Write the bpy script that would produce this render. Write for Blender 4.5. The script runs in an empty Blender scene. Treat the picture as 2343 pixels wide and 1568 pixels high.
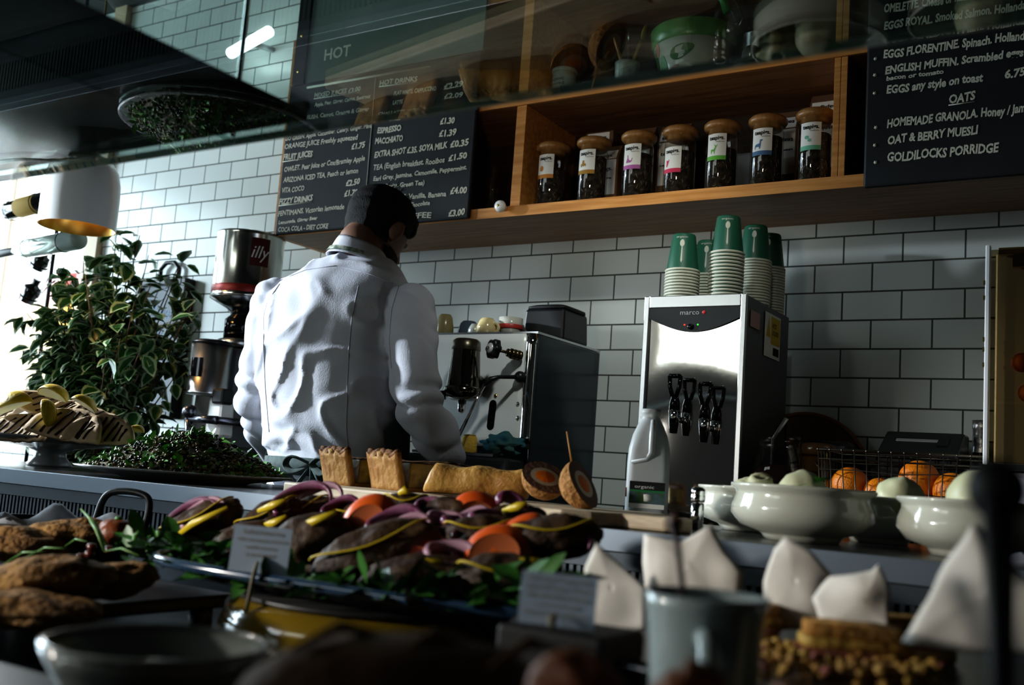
import bpy, math, random
from mathutils import Vector, Matrix, Euler, noise
from mathutils.bvhtree import BVHTree
rnd = random.Random(7)
C = bpy.context.scene.collection
PI = math.pi
V = Vector
# ------------------------------------------------------------------ camera (solved from the tile grid of the back wall)
F = 2351.09
CZ = 1.08
RX = Matrix(((0.84637304, -0.53254656, 0.00684427), (0.52753795, 0.83650848, -0.14817983), (0.07318737, 0.12902603, 0.98893675)))
cam_d = bpy.data.cameras.new('camera'); cam = bpy.data.objects.new('camera', cam_d); C.objects.link(cam)
M = Matrix.Identity(4)
for i in range(3):
    M[i][0] = RX[i][0]; M[i][1] = RX[i][2]; M[i][2] = -RX[i][1]
M[2][3] = CZ
cam.matrix_world = M
cam_d.sensor_width = 36; cam_d.lens = F/2343*36; cam_d.clip_start = .02
cam_d.dof.use_dof = True; cam_d.dof.focus_distance = 2.3; cam_d.dof.aperture_fstop = 4.6
bpy.context.scene.camera = cam

def ray(px, py):
    return RX @ V(((px-1171.5)/F, 1, -(py-784)/F))
def PY(px, py, Y):                      # point of the photograph on the upright plane at depth Y
    d = ray(px, py); t = Y/d.y
    return V((d.x*t, Y, CZ+d.z*t))
def XZ(px, Y, z):                       # X of a thing standing at depth Y and height z in the photograph's column px
    k = (px-1171.5)/F
    a = [RX[i][0]-k*RX[i][1] for i in range(3)]
    return -(a[1]*Y + a[2]*(z-CZ))/a[0]
def dep(p):
    return RX[0][1]*p[0]+RX[1][1]*p[1]+RX[2][1]*(p[2]-CZ)
def SZ(n, p):                           # n pixels at point p, in metres
    return n*dep(p)/F

# ------------------------------------------------------------------ materials
MATS = {}
def mat(name, col, rough=.5, metal=0, bump=0, bs=60, col2=None, cs=8, emit=0, trans=0, ior=1.45, stretch=(1,1,1), coat=0, sheen=0, sss=0, detail=4, alpha=1):
    if name in MATS: return MATS[name]
    m = bpy.data.materials.new(name); m.use_nodes = True; MATS[name] = m
    nt = m.node_tree; b = nt.nodes['Principled BSDF']
    c4 = (*col, 1)
    b.inputs['Base Color'].default_value = c4
    b.inputs['Roughness'].default_value = rough; b.inputs['Metallic'].default_value = metal
    b.inputs['IOR'].default_value = ior
    if trans: b.inputs['Transmission Weight'].default_value = trans
    if rough >= .7: b.inputs['Specular IOR Level'].default_value = .25
    if coat: b.inputs['Coat Weight'].default_value = coat
    if sheen: b.inputs['Sheen Weight'].default_value = sheen
    if sss: b.inputs['Subsurface Weight'].default_value = sss; b.inputs['Subsurface Scale'].default_value = .01
    if alpha < 1: b.inputs['Alpha'].default_value = alpha
    if emit:
        b.inputs['Emission Color'].default_value = c4; b.inputs['Emission Strength'].default_value = emit
    if col2 or bump:
        tc = nt.nodes.new('ShaderNodeTexCoord'); mp = nt.nodes.new('ShaderNodeMapping')
        mp.inputs['Scale'].default_value = stretch
        nt.links.new(tc.outputs['Object'], mp.inputs['Vector'])
    if col2:
        n = nt.nodes.new('ShaderNodeTexNoise'); n.inputs['Scale'].default_value = cs; n.inputs['Detail'].default_value = detail
        nt.links.new(mp.outputs[0], n.inputs['Vector'])
        r = nt.nodes.new('ShaderNodeValToRGB'); r.color_ramp.elements[0].position = .36; r.color_ramp.elements[1].position = .66
        r.color_ramp.elements[0].color = c4; r.color_ramp.elements[1].color = (*col2, 1)
        nt.links.new(n.outputs['Fac'], r.inputs[0]); nt.links.new(r.outputs[0], b.inputs['Base Color'])
    if bump:
        n2 = nt.nodes.new('ShaderNodeTexNoise'); n2.inputs['Scale'].default_value = bs; n2.inputs['Detail'].default_value = 5
        nt.links.new(mp.outputs[0], n2.inputs['Vector'])
        bp = nt.nodes.new('ShaderNodeBump'); bp.inputs['Strength'].default_value = bump; bp.inputs['Distance'].default_value = .01
        nt.links.new(n2.outputs['Fac'], bp.inputs['Height']); nt.links.new(bp.outputs[0], b.inputs['Normal'])
    return m
def pane_mat(name, tint=(1,1,1), f0=.05):     # thin clear sheet: see-through, with a mirror share that grows at grazing angles (Schlick)
    if name in MATS: return MATS[name]
    m = bpy.data.materials.new(name); m.use_nodes = True; MATS[name] = m
    nt = m.node_tree; nt.nodes.clear(); N = nt.nodes.new; K = nt.links.new
    o = N('ShaderNodeOutputMaterial'); mx = N('ShaderNodeMixShader'); t = N('ShaderNodeBsdfTransparent'); g = N('ShaderNodeBsdfGlossy')
    t.inputs[0].default_value = (*tint, 1); g.inputs['Roughness'].default_value = .01
    ge = N('ShaderNodeNewGeometry'); d = N('ShaderNodeVectorMath'); d.operation = 'DOT_PRODUCT'
    K(ge.outputs['Normal'], d.inputs[0]); K(ge.outputs['Incoming'], d.inputs[1])
    def mth(op, a, b=None):
        n = N('ShaderNodeMath'); n.operation = op
        for q, v in enumerate((a, b)):
            if v is None: continue
            if isinstance(v, (int, float)): n.inputs[q].default_value = v
            else: K(v, n.inputs[q])
        return n.outputs[0]
    c = mth('ABSOLUTE', d.outputs['Value']); p = mth('POWER', mth('SUBTRACT', 1.0, c), 5.0)
    f = mth('ADD', mth('MULTIPLY', p, 1-f0), f0)
    K(f, mx.inputs[0]); K(t.outputs[0], mx.inputs[1]); K(g.outputs[0], mx.inputs[2]); K(mx.outputs[0], o.inputs[0])
    return m
def smooth(pts, k=5, closed=False):
    pts = [V(p) for p in pts]; n = len(pts); out = []
    for i in range(n if closed else n-1):
        g = (lambda j: pts[j % n]) if closed else (lambda j: pts[max(0,min(n-1,j))])
        a, b, c, d = g(i-1), g(i), g(i+1), g(i+2)
        for q in range(k):
            t = q/k; out.append(.5*((2*b)+(c-a)*t+(2*a-5*b+4*c-d)*t*t+(3*b-a-3*c+d)*t*t*t))
    if not closed: out.append(pts[-1])
    return out

WHITE = mat('white paint', (.8,.8,.78), .5)
BLACK = mat('black plastic', (.012,.012,.014), .35)
SATIN = mat('satin black', (.006,.006,.007), .6)
GLOSSB = mat('gloss black', (.006,.006,.008), .08)
STEEL = mat('brushed steel', (.62,.63,.64), .28, 1, bump=.03, bs=40, stretch=(1,1,40))
MIRROR = mat('polished steel', (.78,.78,.76), .05, 1, bump=.012, bs=7)
CHROME = mat('chrome', (.8,.8,.8), .07, 1)
DSTEEL = mat('dark steel', (.20,.205,.215), .22, 1, bump=.05, bs=5)
BRASS = mat('brass', (.75,.5,.15), .2, 1)
COPPER = mat('gold lining', (.75,.45,.1), .3, 1)
CHALK = mat('chalk', (.80,.77,.64), .95, bump=.3, bs=300)
SLATE = mat('slate paint', (.006,.007,.010), .6, bump=.05, bs=25, col2=(.012,.014,.018), cs=5)
PAPER = mat('label paper', (.82,.82,.78), .7)
INK = mat('black ink', (.01,.01,.01), .7)
CERAMIC = mat('cream glazed ceramic', (.62,.63,.54), .12, coat=.6)
GLASS = pane_mat('thin clear glass', (.93,.95,.94), .05)
GLASSG = pane_mat('green tinted sheet glass', (.72,.80,.77), .065)
GREENT = mat('leaf green', (.03,.16,.015), .45, col2=(.07,.26,.03), cs=25)

def wood(name, c1, c2, rough=.5, stretch=(2,30,30), coat=0):
    return mat(name, c1, rough, 0, bump=.08, bs=9, col2=c2, cs=3, stretch=stretch, coat=coat)
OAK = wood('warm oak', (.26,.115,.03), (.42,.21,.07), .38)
OAKE = wood('oak edge with painted light', (.50,.21,.045), (.68,.33,.10), .4)  # same oak made lighter, light on the edges put into the colour
OAKD = wood('oak board with painted shade', (.20,.095,.035), (.33,.17,.07), .45)  # same oak made darker, shade on the boards put into the colour
LIDW = wood('bamboo lid', (.30,.14,.04), (.42,.22,.08), .35, (20,20,3))
BOARD = wood('pale chopping board', (.55,.44,.30), (.72,.60,.44), .55, (4,25,25))

# ------------------------------------------------------------------ mesh building
class MB:
    def __init__(s): s.v = []; s.f = []; s.m = []; s.s = []
    def add(s, vs, fs, mi=0, smooth=True):
        n = len(s.v); s.v += [tuple(p) for p in vs]
        for f in fs: s.f.append(tuple(i+n for i in f)); s.m.append(mi); s.s.append(smooth)
    def box(s, c, d, mi=0, rot=None, taper=1):
        x, y, z = d[0]/2, d[1]/2, d[2]/2; c = V(c)
        ps = [V((sx*x*(taper if sz > 0 else 1), sy*y*(taper if sz > 0 else 1), sz*z)) for sz in (-1,1) for sy in (-1,1) for sx in (-1,1)]
        if rot is not None:
            R = rot if isinstance(rot, Matrix) else Euler(rot).to_matrix()
            ps = [R @ p for p in ps]
        s.add([c+p for p in ps], [(0,2,3,1),(4,5,7,6),(0,1,5,4),(2,6,7,3),(0,4,6,2),(1,3,7,5)], mi, False); return s
    def b2(s, x0, x1, y0, y1, z0, z1, mi=0):
        return s.box(((x0+x1)/2,(y0+y1)/2,(z0+z1)/2), (x1-x0,y1-y0,z1-z0), mi)
    def lathe(s, prof, n=32, mi=0, c=(0,0,0), R=None, a0=0, a1=2*PI, sx=1, sy=1, warp=None):
        c = V(c); full = abs(a1-a0-2*PI) < 1e-6; k = n if full else n+1
        vs = []
        for r, z in prof:
            for i in range(k):
                a = a0+(a1-a0)*i/n
                p = V((r*math.cos(a)*sx, r*math.sin(a)*sy, z))
                if warp: p = warp(p)
                if R is not None: p = R @ p
                vs.append(c+p)
        fs = []
        for j in range(len(prof)-1):
            for i in range(n):
                i2 = (i+1) % k if full else i+1
                fs.append((j*k+i, j*k+i2, (j+1)*k+i2, (j+1)*k+i))
        s.add(vs, fs, mi); return s
    def loft(s, rings, mi=0, cap=True, closed=True):
        k = len(rings[0]); vs = [p for r in rings for p in r]; fs = []
        for j in range(len(rings)-1):
            for i in range(k if closed else k-1):
                i2 = (i+1) % k
                fs.append((j*k+i, j*k+i2, (j+1)*k+i2, (j+1)*k+i))
        if cap:
            fs.append(tuple(range(k-1,-1,-1))); fs.append(tuple((len(rings)-1)*k+i for i in range(k)))
        s.add(vs, fs, mi); return s
    def tube(s, pts, r, n=8, mi=0, closed=False, flat=1):
        pts = [V(p) for p in pts]; rs = r if isinstance(r, (list, tuple)) else [r]*len(pts)
        rings = []; up = None
        for i, p in enumerate(pts):
            if closed: t = pts[(i+1) % len(pts)]-pts[i-1]
            else: t = pts[min(i+1, len(pts)-1)]-pts[max(i-1, 0)]
            if t.length < 1e-9: t = V((0,0,1))
            t.normalize()
            if up is None:
                up = V((0,0,1)) if abs(t.z) < .9 else V((1,0,0))
            a = t.cross(up)
            if a.length < 1e-6: a = t.orthogonal()
            a.normalize(); b = a.cross(t).normalized(); up = b
            rings.append([p+a*math.cos(2*PI*k/n)*rs[i]+b*math.sin(2*PI*k/n)*rs[i]*flat for k in range(n)])
        if closed: rings.append(rings[0])
        s.loft(rings, mi, cap=not closed); return s
    def ball(s, c, r, nu=20, nv=12, mi=0, R=None, amp=0, freq=3, seed=0):
        c = V(c); r = V((r,r,r)) if isinstance(r, (int,float)) else V(r); vs = []; fs = []
        for j in range(nv+1):
            t = PI*j/nv
            for i in range(nu):
                a = 2*PI*i/nu; d = V((math.sin(t)*math.cos(a), math.sin(t)*math.sin(a), -math.cos(t)))
                k = 1+(amp*noise.noise(d*freq+V((seed,seed*.7,0))) if amp else 0)
                p = V((d.x*r.x*k, d.y*r.y*k, d.z*r.z*k))
                vs.append(c+(R @ p if R is not None else p))
        for j in range(nv):
            for i in range(nu):
                i2 = (i+1) % nu; fs.append((j*nu+i, j*nu+i2, (j+1)*nu+i2, (j+1)*nu+i))
        s.add(vs, fs, mi); return s
    def prism(s, poly, h0, h1, mi=0, f=None):       # 2D outline drawn out between two heights; f maps (x, y, h) to a point
        f = f or (lambda x, y, h: V((x, y, h))); n = len(poly)
        vs = [f(x, y, h0) for x, y in poly]+[f(x, y, h1) for x, y in poly]
        s.add(vs, [tuple(range(n-1,-1,-1)), tuple(range(n, 2*n))]+[(i, (i+1) % n, n+(i+1) % n, n+i) for i in range(n)], mi, False); return s
    def grid(s, fn, nu, nv, mi=0):
        s.add([fn(i/nu, j/nv) for j in range(nv+1) for i in range(nu+1)],
              [(j*(nu+1)+i, j*(nu+1)+i+1, (j+1)*(nu+1)+i+1, (j+1)*(nu+1)+i) for j in range(nv) for i in range(nu)], mi); return s
    def text(s, body, fn, size=1, mi=0, shear=0, width=None, align='LEFT', bold=0):
        cu = bpy.data.curves.new('t', 'FONT'); cu.body = body; cu.size = size; cu.shear = shear; cu.resolution_u = 2; cu.align_x = align
        cu.offset = bold
        o = bpy.data.objects.new('t', cu); C.objects.link(o)
        me = o.to_mesh()
        vs = [V(v.co) for v in me.vertices]; fs = [tuple(p.vertices) for p in me.polygons]
        o.to_mesh_clear(); bpy.data.objects.remove(o); bpy.data.curves.remove(cu)
        if not vs: return s
        if width:
            x1 = max(v.x for v in vs); k = width/x1
            for v in vs: v.x *= k
        s.add([fn(v.x, v.y) for v in vs], fs, mi, False); return s
    def mesh(s, name):
        me = bpy.data.meshes.new(name); me.from_pydata(s.v, [], s.f)
        me.polygons.foreach_set('material_index', s.m); me.polygons.foreach_set('use_smooth', s.s); me.update(); return me
    def obj(s, name, mats, parent=None, loc=(0,0,0), rz=0, bevel=0, rot=None, solid=0, sub=0):
        me = s.mesh(name)
        for m in (mats if isinstance(mats, (list, tuple)) else [mats]): me.materials.append(m)
        o = bpy.data.objects.new(name, me); C.objects.link(o)
        o.location = loc; o.rotation_euler = rot if rot else (0,0,rz)
        if parent: o.parent = parent
        if solid:
            md = o.modifiers.new('solid', 'SOLIDIFY'); md.thickness = solid; md.offset = 0
        if bevel:
            md = o.modifiers.new('bevel', 'BEVEL'); md.width = bevel; md.segments = 2; md.limit_method = 'ANGLE'
        if sub:
            md = o.modifiers.new('sub', 'SUBSURF'); md.levels = md.render_levels = sub
        return o
def tag(o, label=None, cat=None, group=None, kind=None):
    if label: o['label'] = label
    if cat: o['category'] = cat
    if group: o['group'] = group
    if kind: o['kind'] = kind
    return o
def thing(name, label, cat, loc=(0,0,0), rz=0, group=None, rot=None):
    o = bpy.data.objects.new(name, None); C.objects.link(o); o.empty_display_size = .02
    o.location = loc; o.rotation_euler = rot if rot else (0,0,rz)
    return tag(o, label, cat, group)
def dup(root, loc, rz=None, label=None, group=None, scale=None):
    r = root.copy(); C.objects.link(r); r.location = loc
    if rz is not None: r.rotation_euler = (0,0,rz)
    if label: r['label'] = label
    if group: r['group'] = group
    if scale: r.scale = (scale,)*3
    for ch in list(root.children):
        c = ch.copy(); C.objects.link(c); c.parent = r
        for g in list(ch.children):
            d = g.copy(); C.objects.link(d); d.parent = c
    return r
def struct(o): o['kind'] = 'structure'; return o
def ell(cx, cy, z, rx, ry, n=28, pw=1, ax=0):
    out = []
    for i in range(n):
        a = 2*PI*i/n+ax; ca, sa = math.cos(a), math.sin(a)
        out.append(V((cx+rx*math.copysign(abs(ca)**pw, ca), cy+ry*math.copysign(abs(sa)**pw, sa), z)))
    return out
def cyl_prof(r, z0, z1, e=.002): return [(0,z0),(r-e,z0),(r,z0+e),(r,z1-e),(r-e,z1),(0,z1)]
def remesh(mb, voxel, smooth=4):
    me = mb.mesh('r'); o = bpy.data.objects.new('r', me); C.objects.link(o)
    md = o.modifiers.new('r', 'REMESH'); md.mode = 'VOXEL'; md.voxel_size = voxel
    sm = o.modifiers.new('s', 'SMOOTH'); sm.factor = .5; sm.iterations = smooth
    bpy.context.view_layer.update()
    ev = o.evaluated_get(bpy.context.evaluated_depsgraph_get()); m2 = ev.to_mesh()
    r = MB(); r.add([V(v.co) for v in m2.vertices], [tuple(p.vertices) for p in m2.polygons])
    nm = [V(v.normal) for v in m2.vertices]
    ev.to_mesh_clear(); bpy.data.objects.remove(o); bpy.data.meshes.remove(me)
    return r, nm
def arc(c, r, a0, a1, n, ax='xz'):
    out = []
    for i in range(n+1):
        a = a0+(a1-a0)*i/n; u, w = r*math.cos(a), r*math.sin(a)
        out.append(V(c)+(V((u,0,w)) if ax == 'xz' else V((u,w,0)) if ax == 'xy' else V((0,u,w))))
    return out

# ------------------------------------------------------------------ room shell
YW = 2.754
def tile_mat():
    m = bpy.data.materials.new('white metro tiles'); m.use_nodes = True; nt = m.node_tree; b = nt.nodes['Principled BSDF']
    tc = nt.nodes.new('ShaderNodeTexCoord'); sp = nt.nodes.new('ShaderNodeSeparateXYZ'); cb = nt.nodes.new('ShaderNodeCombineXYZ')
    ax = nt.nodes.new('ShaderNodeMath'); ax.inputs[1].default_value = .79267+.076
    az = nt.nodes.new('ShaderNodeMath'); az.inputs[1].default_value = -(CZ+.70776)
    nt.links.new(tc.outputs['Object'], sp.inputs[0]); nt.links.new(sp.outputs[0], ax.inputs[0]); nt.links.new(sp.outputs[2], az.inputs[0])
    nt.links.new(ax.outputs[0], cb.inputs[0]); nt.links.new(az.outputs[0], cb.inputs[1])
    br = nt.nodes.new('ShaderNodeTexBrick')
    for k, v in (('Scale',1),('Mortar Size',.0026),('Mortar Smooth',.25),('Bias',0),('Brick Width',.152),('Row Height',.077)): br.inputs[k].default_value = v
    br.inputs['Color1'].default_value = (.66,.71,.69,1); br.inputs['Color2'].default_value = (.71,.755,.73,1); br.inputs['Mortar'].default_value = (.075,.085,.07,1)
    br.offset = .5; br.offset_frequency = 2
    nt.links.new(cb.outputs[0], br.inputs['Vector']); nt.links.new(br.outputs['Color'], b.inputs['Base Color'])
    b.inputs['Roughness'].default_value = .22
    mr = nt.nodes.new('ShaderNodeMapRange'); mr.inputs['To Min'].default_value = .2; mr.inputs['To Max'].default_value = .8
    nt.links.new(br.outputs['Fac'], mr.inputs[0]); nt.links.new(mr.outputs[0], b.inputs['Roughness'])
    inv = nt.nodes.new('ShaderNodeMath'); inv.operation = 'SUBTRACT'; inv.inputs[0].default_value = 1
    nt.links.new(br.outputs['Fac'], inv.inputs[1])
    bp = nt.nodes.new('ShaderNodeBump'); bp.inputs['Strength'].default_value = .5; bp.inputs['Distance'].default_value = .003
    nt.links.new(inv.outputs[0], bp.inputs['Height']); nt.links.new(bp.outputs[0], b.inputs['Normal'])
    return m
TILE = tile_mat()
PLAST = mat('dark plaster', (.045,.042,.038), .8, bump=.05, bs=12)
XL, XR, YF, ZC = -5.6, 1.6, -3.0, 3.05
T = .12
def wall(name, segs, m):
    mb = MB()
    for s in segs: mb.b2(*s)
    return struct(mb.obj(name, m))
struct(MB().b2(XL-T,XR+T,YF-T,YW+T,-.1,0).obj('floor', mat('worn floor boards', (.09,.055,.03), .5, col2=(.15,.09,.05), cs=4, stretch=(1,12,1), bump=.1)))
struct(MB().b2(XL-T,XR+T,YF-T,YW+T,ZC,ZC+.1).obj('ceiling', mat('dark ceiling paint', (.035,.035,.035), .8, bump=.05)))
wall('wall_back', [(-3.91,XR+T,YW,YW+T,0,ZC),(XL-T,-5.5,YW,YW+T,0,ZC),(-5.5,-3.91,YW,YW+T,0,1.30),(-5.5,-3.91,YW,YW+T,2.75,ZC)], TILE)
wall('wall_left', [(XL-T,XL,YF,.3,0,ZC),(XL-T,XL,2.6,YW,0,ZC),(XL-T,XL,.3,2.6,0,.8),(XL-T,XL,.3,2.6,2.8,ZC)], PLAST)
wall('wall_right', [(XR,XR+T,YF,YW,0,ZC)], PLAST)
wall('wall_front', [(XL-T,-5.5,YF-T,YF,0,ZC),(-2.3,XR+T,YF-T,YF,0,ZC),(-5.5,-3.9,YF-T,YF,0,.9),(-3.9,-2.3,YF-T,YF,0,1.95),(-5.5,-2.3,YF-T,YF,2.8,ZC)], PLAST)
FRAME = mat('window frame paint', (.55,.42,.28), .5, col2=(.62,.50,.36), cs=5)
def window(n, axis, a0, a1, z0, z1, at, bars):
    mb = MB(); w = .06
    def bx(p0, p1, q0, q1):
        if axis == 'x': mb.b2(p0, p1, at-.03, at+.03, q0, q1)
        else: mb.b2(at-.03, at+.03, p0, p1, q0, q1)
    bx(a0,a1,z0,z0+w); bx(a0,a1,z1-w,z1); bx(a0,a0+w,z0+w,z1-w); bx(a1-w,a1,z0+w,z1-w)
    for i in range(1, bars): p = a0+(a1-a0)*i/bars; bx(p-.025,p+.025,z0+w,z1-w)
    o = struct(mb.obj('window_%d' % n, FRAME, bevel=.004))
    g = MB()
    if axis == 'x': g.b2(a0+.02,a1-.02,at-.003,at+.003,z0+.02,z1-.02)
    else: g.b2(at-.003,at+.003,a0+.02,a1-.02,z0+.02,z1-.02)
    g.obj('pane', pane_mat('window glass', (.96,.97,.97)), o)
    return o
window(1, 'x', -5.5, -3.91, 1.30, 2.75, YW+.06, 2)
window(2, 'y', .3, 2.6, .8, 2.8, XL-.06, 3)
window(3, 'x', -5.5, -3.93, .9, 2.8, YF-.06, 1)
window(4, 'x', -3.87, -2.3, 1.95, 2.8, YF-.06, 1)
struct(MB().b2(-3.93,-3.87,YF-.09,YF-.03,.9,2.8).obj('trim_2', FRAME))
struct(MB().b2(-3.99,-3.91,YW-.03,YW,1.30,ZC).obj('trim_1', FRAME))

# ------------------------------------------------------------------ light
def area(name, loc, rot, sx, sy, e, col):
    l = bpy.data.lights.new(name, 'AREA'); l.shape = 'RECTANGLE'; l.size = sx; l.size_y = sy; l.energy = e; l.color = col
    o = bpy.data.objects.new(name, l); C.objects.link(o); o.location = loc; o.rotation_euler = rot; return o
area('daylight_left_window', (XL-.2,1.45,1.8), (0,-PI/2,0), 2.0, 2.3, 170, (.72,.89,1))
area('daylight_front_window', (-4.7,YF-.2,1.85), (PI/2,0,0), 1.6, 1.9, 22, (.93,.98,1))
area('daylight_high_window', (-3.08,YF-.2,2.38), (PI/2,0,0), 1.56, .85, 6.5, (1,.93,.62))
area('daylight_back_window', (-4.7,YW+.3,1.85), (-PI/2,0,0), 1.5, 1.8, 60, (.86,.94,1))
def spot(name, loc, aim, e, cone, col):
    l = bpy.data.lights.new(name, 'SPOT'); l.energy = e; l.spot_size = math.radians(cone); l.spot_blend = 1; l.color = col; l.shadow_soft_size = .06
    o = bpy.data.objects.new(name, l); C.objects.link(o); o.location = loc; o.rotation_euler = (V(aim)-V(loc)).to_track_quat('-Z','Y').to_euler()
spot('fill_spot', (-4.3,1.0,2.15), (-1.98,1.88,1.25), 640, 38, (.82,.92,1))  # unseen fill added to light the person's back from the left
spot('food_fill', (-2.25,-.35,1.38), (-.62,1.08,.98), 130, 50, (1,.95,.88))  # unseen fill added to brighten the food on the deck
spot('fill_spot', (-.55,1.15,2.6), (-1.36,2.5,1.42), 50, 36, (.95,1,.95))  # unseen fill added to brighten the middle tiles and machine front
spot('shelf_fill', (-.95,.95,1.62), (-1.25,2.5,2.06), 13, 52, (1,.86,.68))  # unseen warm fill added to lift the jar labels and shelf edges
w = bpy.data.worlds.new('sky'); bpy.context.scene.world = w; w.use_nodes = True
bg = w.node_tree.nodes['Background']; bg.inputs[0].default_value = (.80,.92,1,1); bg.inputs[1].default_value = 2.6
sc = bpy.context.scene
sc.view_settings.view_transform = 'Standard'
sc.view_settings.look = 'Medium High Contrast'
sc.view_settings.exposure = 0
sc.cycles.use_denoising = True
sc.cycles.max_bounces = 10; sc.cycles.transparent_max_bounces = 16
sc.cycles.sample_clamp_indirect = 6
sc.cycles.caustics_reflective = False; sc.cycles.caustics_refractive = False
# ------------------------------------------------------------------ oak wall shelf
SF, SB, SM, ST = 2.44, 1.857, 2.192, 2.53
sh = thing('oak_shelf', 'long open oak wall shelf with compartments above the back counter', 'shelf', (0,0,0))
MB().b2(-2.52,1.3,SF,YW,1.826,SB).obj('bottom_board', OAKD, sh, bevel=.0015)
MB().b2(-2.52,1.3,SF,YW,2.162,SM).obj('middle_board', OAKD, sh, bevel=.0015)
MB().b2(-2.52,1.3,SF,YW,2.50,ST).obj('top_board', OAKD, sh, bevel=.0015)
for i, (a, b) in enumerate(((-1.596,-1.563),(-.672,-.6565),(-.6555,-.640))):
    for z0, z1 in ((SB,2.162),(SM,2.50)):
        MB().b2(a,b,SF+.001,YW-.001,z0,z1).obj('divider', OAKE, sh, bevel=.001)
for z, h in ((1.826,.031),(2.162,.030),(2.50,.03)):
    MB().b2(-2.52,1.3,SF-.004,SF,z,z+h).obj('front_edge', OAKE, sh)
MB().b2(-2.52,1.3,YW-.012,YW-.001,SB,2.162).obj('shade_backing', mat('painted shade backing', (.03,.014,.006), .6, col2=(.05,.024,.01), stretch=(2,20,20)), sh)  # added dark sheet over the tiles, stands in for shade in the compartments
MB().b2(-2.52,1.3,YW-.012,YW-.001,SM,2.50).obj('shade_backing', MATS['painted shade backing'], sh)
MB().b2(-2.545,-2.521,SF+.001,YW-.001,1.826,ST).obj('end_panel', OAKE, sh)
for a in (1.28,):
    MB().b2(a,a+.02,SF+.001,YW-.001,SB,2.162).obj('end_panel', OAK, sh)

# ------------------------------------------------------------------ chalkboards
def chalkboard(name, label, x0, x1, z0, z1, yf, lines, zoom, under, extra=None):
    t = thing(name, label, 'chalkboard', (0,0,0))
    MB().b2(x0,x1,yf,yf+.016,z0,z1).obj('board', SLATE, t, bevel=.006)
    ox, oy, k = zoom; yt = yf-.0012
    for L in lines:
        ax, ay, bx_, by, h, s = L[:6]
        a = PY(ox+ax/k, oy+ay/k, yt); b = PY(ox+bx_/k, oy+by/k, yt)
        hh = SZ(h/k, a); d = (b-a); wd = d.length
        d.normalize(); ph = rnd.random()*6
        up = V((.08,0,1)); mb = MB()
        mb.text(s, lambda x, y, a=a, d=d, ph=ph, hh=hh: a+d*x+up*(y+.06*hh*math.sin(x/hh*1.7+ph)), hh*1.25, width=wd, bold=.0011 if hh > .02 else .0006)
        if len(L) > 6:
            a2 = a-V((0,0,.22*hh)); b2 = b-V((0,0,.22*hh)); mb.tube([a2,b2], .0014, 5)
        mb.obj('menu_line', CHALK, t)
    if extra: extra(t, yt)
    return t
LL = [(385,250,800,190,48,"MIXED JUICES £3.00",1),(390,330,890,250,38,"Apple. Pear. Ginger. Carrot. Beetroot"),(145,470,880,365,42,"VITAMIN RUSH. Carrot, Orange & Ginger"),
(125,640,900,515,46,"GO GREEN. Apple. Cucumber. Celery. Ginger. Mint"),(120,710,775,622,52,"ORANGE JUICE Freshly squeezed"),(720,715,840,692,60,"£1.75"),
(105,812,370,775,60,"FRUIT JUICES",1),(115,915,840,815,52,"OWLET. Pear juice or Cox/Bramley Apple"),(110,1012,780,925,52,"ARIZONA ICED TEA. Peach or lemon"),
(670,1042,795,1022,60,"£2.50"),(95,1105,295,1083,52,"VITA COCO"),(655,1140,775,1117,60,"£1.70"),(70,1208,370,1172,58,"FIZZY DRINKS",1),
(60,1312,655,1245,52,"FENTIMANS. Victorian lemonade"),(65,1387,415,1342,36,"Lemonade. Ginger Beer"),(60,1455,510,1420,48,"COCA COLA - DIET COKE"),
(970,140,1310,98,52,"HOT DRINKS",1),(1100,232,1480,182,45,"FLAT WHITE. CAPPUCCINO"),(1550,172,1720,148,60,"£2.29"),(1090,312,1180,300,42,"LATTE"),(1550,262,1720,238,52,"£2.09"),
(960,412,1810,325,34,"CHAI LATTE. MOCHA. HOT CHOCOLATE"),(1060,457,1160,445,32,"small"),(950,572,1165,545,60,"ESPRESSO"),(1515,492,1645,472,62,"£1.30"),(930,667,1180,637,60,"MACCHIATO"),(1505,602,1660,580,66,"£1.39"),
(925,787,1580,700,62,"EXTRA SHOT £.35. SOYA MILK"),(1605,700,1770,670,66,"£0.35"),(915,897,1555,832,56,"TEA (English breakfast. Rooibos"),(1590,815,1755,793,62,"£1.50"),
(915,997,1755,893,46,"Earl Grey. Jasmine. Camomile. Peppermint."),(905,1077,1375,1028,46,"Super Fruits. Green Tea)"),(900,1180,1570,1133,50,"MILKSHAKES, Vanilla, Banana"),(1605,1117,1755,1100,66,"£4.00"),
(1235,1232,1425,1210,45,"Chocolate"),(930,1350,1435,1325,56,"ICED COFFEE"),(1590,1315,1735,1298,66,"£3.00")]
def ex1(t, yt):
    mb = MB(); mb.tube([PY(620+942/3.92,160+55/3.92,yt),PY(620+850/3.92,160+1130/3.92,yt)], .0016, 5)
    a, b = PY(703,201,yt), PY(985,152,yt); mb.obj('chalk_divider', CHALK, t); MB().tube([a,b], .004, 5).obj('chalk_divider', CHALK, t)
chalkboard('hanging_chalkboard', 'black drinks chalkboard with two columns of writing, left end of the oak shelf', -2.52,-1.727,1.828,2.352, 2.421, LL, (620,160,3.92), 0, ex1)
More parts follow.
